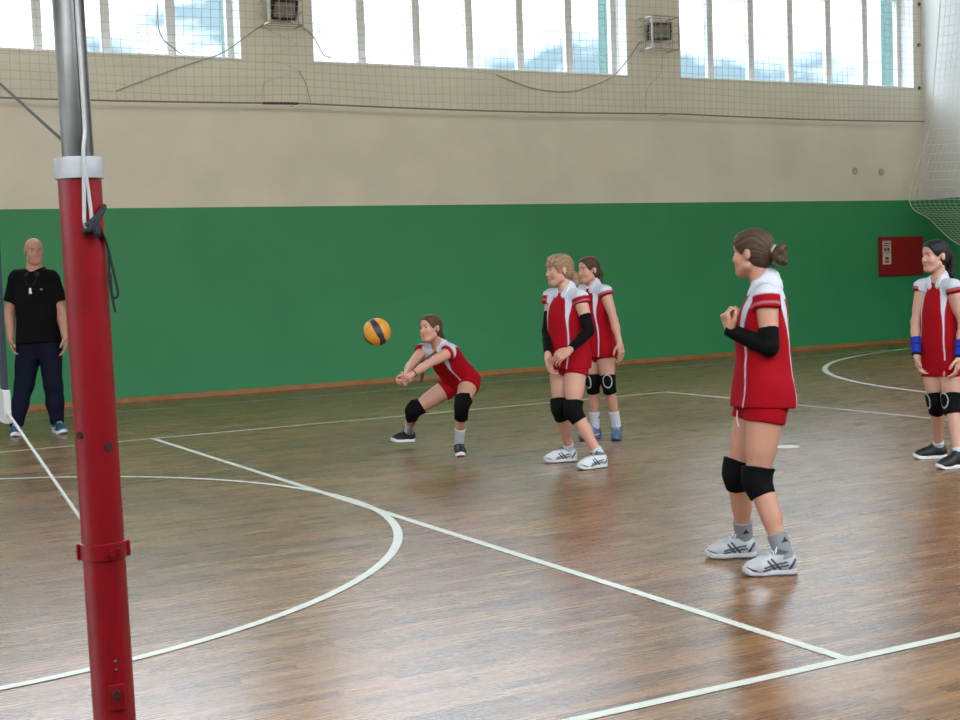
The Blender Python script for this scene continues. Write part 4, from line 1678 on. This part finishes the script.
def make_right():
    J = {}
    feet(J, 'R', (944, 458), (911.5, 459.0))
    feet(J, 'L', (963.0, 467), (936.0, 470))
    D = depth_of((J['heelL'] + J['heelR'] + J['toeL'] + J['toeR']) / 4)
    J.update(joints(D, head=(935, 256, 0.0), neck=(939, 279, 0.02), shL=(954, 287, -0.11), shR=(922.5, 286.5, 0.12), elL=(963, 325, -0.13), wrL=(959, 357, -0.20),
                    elR=(915.5, 322, 0.13), wrR=(916.5, 354, 0.04), pelvis=(941, 360, 0.02), hipL=(950, 366, -0.05), hipR=(933, 366, 0.07),
                    kneeL=(951, 400.5, -0.09), kneeR=(936, 400.5, 0.03)))
    J['face'] = cd(-0.94, -0.34, 0.0)
    J['headscale'] = 0.99
    J['browmat'] = M_brow_dark
    J['hipease'] = 0.004
    p = Person(J, 'girl in red uniform with black hair and blue wrist braces at the right edge', 0.96, 0.95, False, (188, 142, 124), 6)
    R, F = cd(-.8, .6, 0), cd(-.6, -.8, 0)
    hands = {'L': hand_prims(J['wrL'], cd(-.15, -.1, -1), R, F, .96, (0.35, 0.45, 0.35)),
             'R': hand_prims(J['wrR'], cd(.12, -.15, -1), -R, F, .96, (0.35, 0.45, 0.35))}
    J = p.J
    p.body(hands)

    def tail(hp, hs):
        out = []
        for off in (-.018, .018):
            P = [hp(off, -.090, .025), hp(off * 1.2, -.122, .0), hp(off * 1.2, -.128, -.06), hp(off, -.125, -.13), hp(off, -.128, -.20)]
            R = [.020, .022, .019, .016, .006]
            out += [(cone(a, b, r0 * hs, r1 * hs), 0.008) for a, b, r0, r1 in zip(P, P[1:], R, R[1:])]
        return out
    p.hair((18, 14, 14), tail, (44, 36, 36))
    p.jersey(-0.20, 10, 0.14, 0.90, loose=0.95)
    p.shorts(0.20, loose=0.92)
    for sd in 'LR':
        p.wrist_brace(sd, srgb(32, 48, 148))
        p.knee_pad(sd, .20, .26, ring=True)
        p.sock(sd, .12, WHITE)
        p.shoe(sd, srgb(22, 22, 24), srgb(60, 60, 64), srgb(220, 220, 222), None, None, M_lace_dark, length=0.255)
    return p
PEOPLE = [make_coach, make_digger, make_black_sleeves, make_behind, make_near, make_right]
for mk in PEOPLE:
    mk()

# ------------------------------------------------------------------ the volleyball in flight
def make_ball():
    r = 0.105
    D = 1400.15 * 2 * r / 28.0
    c = at(376.8, 332.0, D)
    root = empty('volleyball', c)
    tag(root, 'yellow and dark blue panelled volleyball in the air before the crouching girl', 'ball')
    # panels: 18 swept strips of the ball, three per cube face, built on a sphere
    names = []
    my = mat('ball_yellow', srgb(206, 138, 28), 0.45, bump=0.2, bump_scale=400)
    mb = mat('ball_navy', srgb(34, 34, 58), 0.45, bump=0.2, bump_scale=400)
    Rm = Matrix(((_r[0], _u[0], -_f[0]), (_r[1], _u[1], -_f[1]), (_r[2], _u[2], -_f[2]))) @ Matrix.Rotation(math.radians(28), 3, 'Z') @ Matrix.Rotation(math.radians(12), 3, 'Y') @ Matrix.Rotation(math.radians(-6), 3, 'X')
    faces = [((0, 0, 1), (1, 0, 0), (0, 1, 0)), ((0, 0, -1), (1, 0, 0), (0, -1, 0)), ((1, 0, 0), (0, 0, -1), (0, 1, 0)),
             ((-1, 0, 0), (0, 0, 1), (0, 1, 0)), ((0, 1, 0), (-1, 0, 0), (0, 0, 1)), ((0, -1, 0), (1, 0, 0), (0, 0, 1))]
    n = 8
    for fi, (nn, uu, vv) in enumerate(faces):
        nn, uu, vv = Vector(nn), Vector(uu), Vector(vv)
        for k in range(3):
            b = MB()
            u0, u1 = -1 + 2 * k / 3, -1 + 2 * (k + 1) / 3
            grid = []
            for i in range(n + 1):
                row = []
                for j in range(3 * n + 1):
                    a, c_ = u0 + (u1 - u0) * i / n, -1 + 2 * j / (3 * n)
                    p = (nn + uu * math.tan(a * math.pi / 4) + vv * math.tan(c_ * math.pi / 4)).normalized()
                    edge = min(i, n - i) / n * 2 * (u1 - u0) / 2
                    edge = min(edge, min(j, 3 * n - j) / (3 * n) * 2)
                    rr = r * (1.0 - 0.022 * max(0.0, 1 - edge / 0.07) ** 2)
                    row.append(b.bm.verts.new(Vector(c) + Rm @ (p * rr)))
                grid.append(row)
            for i in range(n):
                for j in range(3 * n):
                    b.bm.faces.new((grid[i][j], grid[i + 1][j], grid[i + 1][j + 1], grid[i][j + 1]))
            b.build('panel', mb if k == 1 else my, root, True)


make_ball()

# ------------------------------------------------------------------ near net post
M_red = mat('post_red_enamel', srgb(122, 2, 20), 0.32, vary=0.12, vary_scale=14, bump=0.05, bump_scale=30)
M_steel = mat('post_steel', srgb(104, 102, 100), 0.36, 1.0, vary=0.25, vary_scale=10)
M_collar_grey = mat('post_collar_paint', srgb(150, 150, 152), 0.45, vary=0.15, vary_scale=25)
M_hole = mat('post_hole_dark', srgb(16, 14, 16), 0.8)
M_rope = mat('white_rope', srgb(172, 172, 170), 0.8, bump=0.3, bump_scale=500)
M_black_strap = mat('black_strap', srgb(16, 16, 18), 0.75, bump=0.2, bump_scale=300)
M_wire = mat('dark_wire', srgb(56, 52, 56), 0.6)
PX, PY = -2.8045, -0.70
to_cam = unit(np.array([CAM[0] - PX, CAM[1] - PY, 0]))
side = np.array([-to_cam[1], to_cam[0], 0])             # points to the left of the picture
if side @ _r > 0:
    side = -side


def on_post(lat, z, r=0.0465):
    """Point on the camera-facing side of the post; lat in metres towards the right of the picture."""
    d = math.sqrt(max(r * r - lat * lat, 0))
    return np.array([PX, PY, z]) + to_cam * d - side * lat


post = empty('net_post', (PX, PY, 0))
tag(post, 'red net post with steel upper tube standing in the foreground', 'post')
lower = MB().lathe([(0.0455, 0.0), (0.0455, 1.685)], (PX, PY, 0), 40).build('lower_tube', M_red, post, True)
MB().lathe([(0.033, 1.60), (0.033, 2.40), (0.030, 2.405)], (PX, PY, 0), 36).build('upper_tube', M_steel, post, True)
MB().lathe([(0.036, 1.674), (0.0505, 1.677), (0.051, 1.718), (0.048, 1.722), (0.034, 1.722)], (PX, PY, 0), 40).build('collar', M_collar_grey, post, True)
cl = MB()
cl.lathe([(0.046, .858), (0.0495, .860), (0.0495, .894), (0.046, .896)], (PX, PY, 0), 40)
cl_o = cl.build('clamp', M_red, post, True)
for lat in (-0.052, 0.051):
    p = on_post(0, .876, .0) - side * lat
    MB().box(p - np.array([.005, .005, .018]), p + np.array([.005, .005, .018]), bevel=.003).build('clamp_ear', M_red, cl_o)
p0 = on_post(0.015, .876)
MB().tube([p0, p0 + to_cam * .016 - side * .004], .008, 8).build('clamp_bolt', M_red, cl_o)
p0 = on_post(0.030, .879)
MB().tube([p0, p0 + to_cam * .012], .006, 8).build('clamp_bolt', M_red, cl_o)
for (lat, z, rr) in ((-0.034, 1.132, .008), (0.024, 1.104, .009)):
    q = on_post(lat, z)
    n = unit(q - np.array([PX, PY, z]))
    MB().tube([q - n * .004, q + n * .0012], rr, 14).build('bolt_hole', M_hole, post)
pl = MB()
q = on_post(0.008, .562)
X4 = Matrix(((-side[0], to_cam[0], 0, q[0]), (-side[1], to_cam[1], 0, q[1]), (0, 0, 1, q[2]), (0, 0, 0, 1)))
pl.box((-.018, -.010, -.028), (.018, .006, .028), X4, 0.004)
pl_o = pl.build('winch_plate', M_red, post, True)
MB().tube([on_post(.008, .572) + to_cam * .004, on_post(.008, .572) + to_cam * .020], .008, 10).build('bolt', mat('bolt_worn', srgb(70, 48, 46), 0.5, 0.6), pl_o, True)
for z in (.622, .640):
    MB().sphere(on_post(.010, z), .003).build('rivet', M_steel, post, True)

# white cord running down the post to a loop, and the black strap knotted at its end
c1 = [on_post(.016, 2.38, .035)] + [on_post(.017, 2.38 - .60 * i / 8, .0365) for i in range(1, 9)] + [on_post(.012, 1.74, .049), on_post(.010, 1.70, .0545), on_post(.008, 1.66, .050), on_post(.004, 1.585, .049)]
c2 = [on_post(.012, 1.70, .0545), on_post(.016, 1.65, .050), on_post(.019, 1.585, .049), on_post(.010, 1.565, .050), on_post(.004, 1.585, .050)]
rp = MB()
rp.tube(smooth_path(c1, 4), .0042, 8)
rp.tube(smooth_path(c2, 5), .0042, 8)
rope = rp.build('tension_rope', M_rope, None, True)
tag(rope, 'white cord running down the front of the red post to a loop', 'rope')
tag(MB().tube([on_post(-.034, 2.38, .036), on_post(-.036, 2.0, .037), on_post(-.037, 1.725, .038)], .0028, 6).build('tension_rope', M_rope, None, True),
    'thin white cord along the left edge of the steel upper tube', 'rope')
st = MB()
kz = 1.575
kn = [on_post(.006, kz, .054), on_post(.022, kz + .012, .056), on_post(.040, kz + .030, .056), on_post(.047, kz + .042, .054), on_post(.042, kz + .030, .060), on_post(.020, kz - .004, .060), on_post(.000, kz - .012, .054)]
st.tube(smooth_path(kn, 5), .0055, 8)
st.tube(smooth_path([on_post(.022, kz, .060), on_post(.030, kz - .02, .062), on_post(.026, kz + .012, .058), on_post(.014, kz - .010, .058), on_post(.030, kz + .006, .060)], 5), .007, 8)
base_r = np.array([PX, PY, 0]) - side * .046 + to_cam * .02
tails = [[on_post(.030, kz, .058), base_r + np.array([0, 0, kz - .035]), base_r - side * .010 + np.array([0, 0, kz - .09]), base_r - side * .018 + np.array([0, 0, kz - .145]), base_r - side * .006 + np.array([0, 0, kz - .150]), base_r - side * .004 + np.array([0, 0, kz - .10])],
         [on_post(.034, kz, .058), base_r - side * .003 + np.array([0, 0, kz - .05]), base_r - side * .002 + np.array([0, 0, kz - .12]), base_r - side * .010 + np.array([0, 0, kz - .185])]]
for t_ in tails:
    st.tube(smooth_path(t_, 6), .0032, 6)
strap = st.build('tie_strap', M_black_strap, None, True)
tag(strap, 'black strap knotted at the loop of the white cord on the red post', 'strap')

# the post has settled a little out of plumb, and its cord and strap with it
_tilt = Matrix.Translation((PX, PY, .75)) @ Matrix.Rotation(0.011, 4, Vector(to_cam)) @ Matrix.Translation((-PX, -PY, -.75))
for o in (post, rope, strap):
    o.matrix_world = _tilt @ o.matrix_world

# ------------------------------------------------------------------ net with its cords and the far post
M_net = mat('net_cord_dark', srgb(34, 34, 38), 0.8)
M_tape = mat('net_tape_white', srgb(172, 172, 170), 0.8, bump=0.2, bump_scale=200)
M_band = mat('net_side_band', srgb(28, 34, 44), 0.8)
NY0, NY1, NZ0, NZ1 = 0.300, 9.20, 1.085, 2.06


def net_x(y):
    return PX + (-2.90 - PX) * (y + 0.7) / 10.4


net = empty('volleyball_net', (net_x(4.5), 4.5, NZ0))
tag(net, 'dark mesh volleyball net with white tapes at the left edge', 'net')
ms = MB()
cell = 0.10
ny = int((NY1 - NY0) / cell)
for i in range(1, ny):
    y = NY0 + (NY1 - NY0) * i / ny
    ms.tube([(net_x(y), y, NZ0 + .03), (net_x(y), y, NZ1 - .03)], .0014, 4, caps=False)
for k in range(1, 10):
    z = NZ0 + (NZ1 - NZ0) * k / 10
    ms.tube([(net_x(NY0), NY0, z), (net_x(NY1), NY1, z)], .0014, 4, caps=False)
ms.build('net_mesh', M_net, net)


def tape(z0, z1, name, material, off=0.004):
    m = MB()
    a, b_ = (net_x(NY0), NY0), (net_x(NY1), NY1)
    vs = []
    for sx in (-off, off):
        for (x, y) in (a, b_):
            for z in (z0, z1):
                vs.append(m.bm.verts.new((x + sx, y, z)))
    for f_ in ((0, 1, 3, 2), (4, 6, 7, 5), (0, 4, 5, 1), (2, 3, 7, 6), (1, 5, 7, 3), (0, 2, 6, 4)):
        m.bm.faces.new([vs[i] for i in f_])
    return m.build(name, material, net)


tape(NZ1 - .065, NZ1, 'top_tape', M_tape)
tape(NZ0, NZ0 + .065, 'bottom_tape', M_tape)
MB().box((net_x(NY0) - .006, NY0 - .006, NZ0 + .05), (net_x(NY0) + .006, NY0 + .040, NZ1)).build('side_band', M_band, net)
MB().box((net_x(NY1) - .006, NY1 - .040, NZ0 + .05), (net_x(NY1) + .006, NY1 + .006, NZ1)).build('side_band', M_band, net)
MB().box((net_x(NY0) - .010, NY0 - .012, NZ0 - .012), (net_x(NY0) + .010, NY0 + .075, NZ0 + .082), bevel=.004).build('corner_sleeve', M_tape, net)
FPY = 9.70
fp = empty('net_post', (-2.90, FPY, 0))
tag(fp, 'far red net post across the court, holding the other end of the net', 'post')
MB().lathe([(0.0495, 0.0), (0.0495, 1.685)], (-2.90, FPY, 0), 24).build('lower_tube', M_red, fp, True)
MB().lathe([(0.033, 1.60), (0.033, 2.40)], (-2.90, FPY, 0), 24).build('upper_tube', M_steel, fp, True)
tag(MB().tube([(net_x(NY0), NY0, NZ0 + .02)] + [np.array([net_x(NY0), NY0, NZ0 + .02]) * (1 - t) + (np.array([PX, PY, .880]) + unit(np.array([0, 1, 0])) * .052) * t for t in (.3, .6, 1.0)], .0042, 8).build('bottom_net_cord', M_rope, None, True),
    'white cord from the bottom corner of the net down to the post clamp', 'rope')
tag(MB().tube([(net_x(NY0), NY0, NZ1 - .02), (PX, PY + .053, 1.735)], .0035, 8).build('top_net_cord', M_wire, None, True),
    'thin dark cord from the net top down to the grey post collar', 'rope')
for zz, nm in ((2.30, 'top'), (1.15, 'bottom')):
    tag(MB().tube([(net_x(NY1), NY1, NZ1 - .02 if nm == 'top' else NZ0 + .02), (-2.90, FPY - .045, 1.74 if nm == 'top' else .9)], .0045, 8).build(nm + '_net_cord', M_rope, None, True),
        'white cord tying the %s of the net to the far post' % nm, 'rope')

# ------------------------------------------------------------------ protective net over the windows, with its cable
M_string = mat('old_wire', srgb(160, 152, 136), 0.8)
M_pnet = mat('protective_net_cord', srgb(178, 172, 156), 0.9)
NYP = WALL_Y - 0.34
NXA, NXB, PZ0, PZ1 = -12.5, 13.90, 3.575, 7.5


def cable_z(x):
    """Height of the bottom cable: a shallow sag between its wall fixings."""
    t = (x - NXA) / (NXB - NXA)
    return PZ0 + 0.02 - 0.03 * math.sin(math.pi * ((x + 2.7) % 5.79) / 5.79)


pn = MB()
c_ = 0.108
nx_ = int((NXB - NXA) / c_)
for i in range(nx_ + 1):
    x = NXA + (NXB - NXA) * i / nx_
    pts = []
    for j in range(7):
        z = cable_z(x) + (PZ1 - cable_z(x)) * j / 6
        pts.append((x + 0.020 * math.sin(1.7 * x + 2.1 * z) , NYP + 0.012 * math.sin(2.3 * x + z), z))
    pn.tube(pts, .0030, 3, caps=False)
nz_ = int((PZ1 - PZ0) / 0.100)
for k in range(1, nz_ + 1):
    f0 = k / nz_
    pts = []
    for i in range(0, 107):
        x = NXA + (NXB - NXA) * i / 106
        z = cable_z(x) + (PZ1 - cable_z(x)) * f0 + 0.012 * math.sin(1.9 * x + k) * (1 - f0)
        pts.append((x, NYP + 0.012 * math.sin(2.3 * x + z), z))
    pn.tube(pts, .0030, 3, caps=False)
pn_o = tag(pn.build('protective_net', M_pnet), 'pale square-mesh safety net hanging before the high windows', 'net')
cb = MB()
cb.tube([(NXA + (NXB - NXA) * i / 120, NYP, cable_z(NXA + (NXB - NXA) * i / 120)) for i in range(121)], .011, 6)
cb_o = cb.build('net_cable', mat('net_cable_steel', srgb(122, 116, 104), 0.6), pn_o, True)
dk = MB()
for i in range(9):
    x0 = 2.62 + .052 * i
    dk.tube([(x0, NYP, cable_z(x0) - .002), (x0 + .044, NYP, cable_z(x0 + .044) - .002)], .016, 7)
dk.build('cable_wrap', mat('cable_wrap_dark', srgb(62, 58, 52), 0.8), cb_o, True)
for x in (-8.7, -2.9, 3.1, 8.82):
    tag(MB().tube([(x, NYP, cable_z(x)), (x, WALL_Y + .01, cable_z(x))], .004, 8).build('cable_hook', M_string, None, True),
        {-8.7: 'steel wall hook holding the net cable at the far left', -2.9: 'steel wall hook holding the net cable left of the foreground post', 3.1: 'steel wall hook under the left floodlight cage, holding the net cable',
         8.82: 'steel wall hook under the right floodlight cage, holding the net cable'}[x], 'hook')

# loose wires and strings round the windows
WY2 = WALL_Y - 0.03


def wire(px_pts, label, rad=.008, y=WY2, m=M_string, n=6):
    pts = [on_plane_y(a, b_, y) for a, b_ in px_pts]
    tag(MB().tube(smooth_path(pts, n), rad, 6).build('loose_wire', m, None, True), label, 'wire')


wire([(265, 23), (248, 35), (222, 53), (190, 64), (150, 78), (116, 91)], 'loose wire slanting down left from the left floodlight cage')
wire([(299, 24), (312, 35), (318, 45), (324, 55), (331, 58)], 'loose wire from the left floodlight cage to the middle window')
wire([(158, -6), (158, 24), (163, 39), (172, 47), (181, 54)], 'loop of wire hanging over the mullion of the left window')
wire([(640, 42), (629, 58), (613, 76), (592, 86), (566, 92), (532, 88), (497, 75)], 'sagging wire from the right floodlight cage under the middle window')
wire([(263, 27), (298, 45), (267, 57), (300, 71), (264, 82), (262, 98)], 'faint zigzag string on the pier under the left floodlight cage', .003, n=1)
wire([(299, 71), (306, 84), (311, 104)], 'short string dropping to the cable right of the dark cable wrap', .0045)
wire([(663, 55), (660, 74), (648, 88), (645, 110)], 'faint string on the pier under the right floodlight cage', .003)


# ------------------------------------------------------------------ floodlights in wire cages
M_black = mat('floodlight_black', srgb(22, 22, 24), 0.5)
M_fglass = mat('floodlight_glass', srgb(132, 128, 116), 0.25, vary=0.2, vary_scale=30)
M_cage = mat('cage_wire', srgb(150, 144, 132), 0.6)
M_cage_white = mat('cage_strap_white', srgb(216, 214, 208), 0.6)


def floodlight(cx, cz, yaw, tilt, lab):
    y0 = WALL_Y - 0.16
    root = empty('floodlight', (cx, y0, cz))
    tag(root, lab, 'lamp')
    R = Matrix.Translation(Vector((cx, y0, cz))) @ Matrix.Rotation(math.radians(yaw), 4, 'Z') @ Matrix.Rotation(math.radians(tilt), 4, 'X')
    w, h, d = .17, .125, .06
    m = MB()
    m.box((-w, -.01, -h), (w, .05, h), R, .012)
    for i in range(7):
        m.box((-w * .8 + i * w * .267 - .006, .05, -h * .8), (-w * .8 + i * w * .267 + .006, .09, h * .8), R)
    m.build('housing', M_black, root)
    m = MB()
    m.box((-w, -.03, -h), (-w + .03, -.005, h), R, .004)
    m.box((w - .03, -.03, -h), (w, -.005, h), R, .004)
    m.box((-w + .03, -.03, h - .03), (w - .03, -.005, h), R, .004)
    m.box((-w + .03, -.03, -h), (w - .03, -.005, -h + .03), R, .004)
    m.build('rim', M_black, root)
    m = MB()
    m.box((-w + .032, -.016, -h + .032), (w - .032, -.011, h - .032), R)
    m.build('lamp_glass', M_fglass, root)
    for sx in (-1, 1):
        MB().tube([R @ Vector((sx * (w + .008), .02, 0)), R @ Vector((sx * (w + .008), .09, -.02)), Vector((cx + sx * .10, WALL_Y - .002, cz - .02))], .009, 6).build('bracket', M_black, root)
    return root


def cage(root, x0, x1, z0, z1):
    ya, yb = WALL_Y - 0.002, WALL_Y - 0.31
    m = MB()
    r = .007
    for x in (x0, x1):
        for z in (z0, z1):
            m.tube([(x, ya, z), (x, yb, z)], r, 6)
        m.tube([(x, yb, z0), (x, yb, z1)], r, 6)
        m.tube([(x, (ya + yb) / 2, z0), (x, (ya + yb) / 2, z1)], r * .7, 6)
    for z in (z0, z1):
        m.tube([(x0, yb, z), (x1, yb, z)], r, 6)
        m.tube([(x0, (ya + yb) / 2, z), (x1, (ya + yb) / 2, z)], r * .7, 6)
    m.build('cage_frame', M_cage, root, True)
    m = MB()
    for k in range(1, 4):
        z = z0 + (z1 - z0) * k / 4
        m.tube([(x0, ya, z), (x0, yb, z), (x1, yb, z), (x1, ya, z)], r * .65, 6)
    for k in range(1, 3):
        x = x0 + (x1 - x0) * k / 3
        m.tube([(x, yb, z0), (x, yb, z1)], r * .65, 6)
    m.build('cage_bars', M_cage, root, True)
    m = MB()
    m.box((x0 - .012, yb - .014, z0), (x0 + .018, yb - .004, z1))
    m.box((x0 - .012, yb - .014, z1 - .02), (x0 + .004, yb + .14, z1))
    m.box((x0 - .012, yb - .014, z0), (x0 + .004, yb + .14, z0 + .02))
    m.build('strap', M_cage_white, root)


p = on_plane_y(285, 9.0, WALL_Y - .20)
lamp = floodlight(p[0], p[2], 0, 24, 'caged floodlight between the left and middle windows, cut by the picture top')
p1, p2 = on_plane_y(269, 23, WALL_Y - .31), on_plane_y(303, 23, WALL_Y - .31)
cage(lamp, p1[0], p2[0], p1[2], p1[2] + .62)
p = on_plane_y(661, 31, WALL_Y - .20)
lamp = floodlight(p[0], p[2], -32, 14, 'black floodlight in a wire cage between the middle and right windows')
p1, p2 = on_plane_y(652, 48, WALL_Y - .31), on_plane_y(679, 49, WALL_Y - .31)
cage(lamp, p1[0], p2[0], p1[2], p1[2] + .46)

# ------------------------------------------------------------------ fire cabinet, wall plates
M_cab = mat('cabinet_red', srgb(138, 12, 18), 0.4)
M_cab_dark = mat('cabinet_red_side', srgb(112, 10, 16), 0.45)
yb_ = WALL_Y - 0.07
a_, b2 = on_plane_y(881, 237, yb_), on_plane_y(882.5, 276.5, yb_)
cx0, cx1, cz0, cz1 = a_[0], 14.12, b2[2], a_[2]
cab = empty('fire_cabinet', ((cx0 + cx1) / 2, WALL_Y, cz0))
tag(cab, 'red fire hose cabinet on the green wall, right of the players', 'cabinet')
MB().box((cx0, yb_ + .018, cz0), (cx1, WALL_Y - .001, cz1), bevel=.006).build('cabinet_body', M_cab, cab)
dr = MB().box((cx0 + .012, yb_, cz0 + .012), (cx1 - .012, yb_ + .017, cz1 - .012), bevel=.004).build('door', M_cab, cab)
MB().box((cx0 + .56, yb_ - .014, (cz0 + cz1) / 2 - .045), (cx0 + .61, yb_, (cz0 + cz1) / 2 + .045), bevel=.004).build('handle', mat('cabinet_handle', srgb(120, 44, 40), 0.4, 0.3), dr)
MB().box((cx0 + .13, yb_ - .003, cz0 + .02), (cx0 + .14, yb_, cz1 - .02)).build('door_seam', M_cab_dark, dr)
M_paper = mat('sticker_paper', srgb(196, 178, 160), 0.7)
M_ink = mat('sticker_ink', srgb(92, 62, 58), 0.7)
for k, (za, zb) in enumerate(((.60, .90), (.30, .585))):
    z0, z1 = cz0 + (cz1 - cz0) * za, cz0 + (cz1 - cz0) * zb
    s_ = MB().box((cx0 + .03, yb_ - .003, z0), (cx0 + .215, yb_ - .0005, z1)).build('sticker', M_paper, dr)
    g_ = MB()
    if k == 0:
        g_.box((cx0 + .05, yb_ - .0045, z1 - .05), (cx0 + .195, yb_ - .003, z1 - .035))
        g_.box((cx0 + .05, yb_ - .0045, z1 - .085), (cx0 + .17, yb_ - .003, z1 - .07))
        g_.box((cx0 + .06, yb_ - .0045, z0 + .02), (cx0 + .11, yb_ - .003, z0 + .08))
        g_.box((cx0 + .13, yb_ - .0045, z0 + .02), (cx0 + .18, yb_ - .003, z0 + .08))
    else:
        g_.box((cx0 + .075, yb_ - .0045, z0 + .03), (cx0 + .165, yb_ - .003, z0 + .06))
        g_.box((cx0 + .085, yb_ - .0045, z0 + .075), (cx0 + .16, yb_ - .003, z0 + .12))
    g_.build('printed_mark', M_ink, s_)
M_plate = mat('wall_plate_grey', srgb(172, 164, 148), 0.6)
for (a, b_, nm) in ((854.5, 171, 'left'), (881, 172, 'right')):
    q = on_plane_y(a, b_, WALL_Y)
    o = tag(MB().lathe([(.055, 0), (.055, .018), (.045, .024)], q, 20, Matrix.Rotation(math.radians(90), 4, 'X')).build('wall_plate', M_plate, None, True),
            '%s of two small round grey plates high on the wall above the fire cabinet' % nm, 'plate')

# ------------------------------------------------------------------ pale net hung along the end wall
M_enet = mat('end_net_cord', srgb(206, 206, 196), 0.9)
# left edge from top to bottom, then surface spreads towards the camera along the end wall
L_edge = [np.array(v) for v in ((14.06, 12.40, 7.2), (14.04, 12.52, 5.4), (14.02, 12.66, 4.2), (13.98, 12.72, 3.5), (13.66, 12.88, 2.36), (13.96, 12.72, 2.0), (14.0, 12.35, 1.68), (14.0, 11.9, 1.45))]
R_edge = [np.array(v) for v in ((14.10, 3.0, 7.2), (14.10, 3.0, 5.4), (14.08, 3.0, 4.2), (14.05, 3.0, 3.2), (13.85, 3.0, 2.36), (13.80, 3.0, 1.9), (13.86, 3.0, 1.5), (13.95, 3.0, 1.25))]


def edge_pt(E_, t):
    P_ = smooth_path(E_, 12)
    x = t * (len(P_) - 1)
    i = min(int(x), len(P_) - 2)
    return P_[i] + (P_[i + 1] - P_[i]) * (x - i)


en = MB()
NV, NU = 62, 92
LE = [edge_pt(L_edge, j / NV) for j in range(NV + 1)]
RE = [edge_pt(R_edge, j / NV) for j in range(NV + 1)]


def net_pt(i, j):
    t = i / NU
    p = LE[j] + (RE[j] - LE[j]) * t
    low = j / NV
    p = p + np.array([-0.05 * low * math.sin(math.pi * min(1, t * 3)) + 0.02 * math.sin(5 * t * 6 + 3 * low), 0, -0.10 * math.sin(math.pi * t * 3) ** 2 * low])
    p[0] = min(p[0], 14.15)
    return p


for j in range(0, NV + 1):
    en.tube([net_pt(i, j) for i in range(0, NU + 1, 2)], .0032 if j not in (NV,) else .009, 3, caps=False)
for i in range(0, NU + 1):
    en.tube([net_pt(i, j) for j in range(0, NV + 1)], .0032 if i not in (0,) else .009, 3, caps=False)
tag(en.build('hanging_net', M_enet), 'pale net curtain hung along the end wall in the right corner', 'net')
for k, (a, b_) in enumerate(((919.5, 4), (919.5, 45), (920, 88))):
    q = on_plane_y(a, b_, WALL_Y - .02)
    tag(MB().tube([q, q + np.array([0, .035, 0])], .03, 8).build('wall_anchor', M_wire, None, True),
        ['topmost of three dark wall anchors in the corner beside the right window', 'middle of three dark wall anchors in the corner beside the right window', 'lowest of three dark wall anchors in the corner beside the right window'][k], 'anchor')

# things of one kind belong together
for o in COL.objects:
    if o.parent is None and 'label' in o.keys():
        if o['category'] == 'person' and 'girl' in o['label']:
            o['group'] = 'girls of the volleyball team in red'
        for cat, g in (('hook', 'wall hooks of the net cable'), ('wire', 'loose wires round the high windows'), ('plate', 'round plates on the wall'), ('anchor', 'wall anchors in the corner'),
                       ('lamp', 'caged floodlights between the windows'), ('post', 'posts of the volleyball net'), ('rope', 'cords of the net and its posts')):
            if o['category'] == cat:
                o['group'] = g
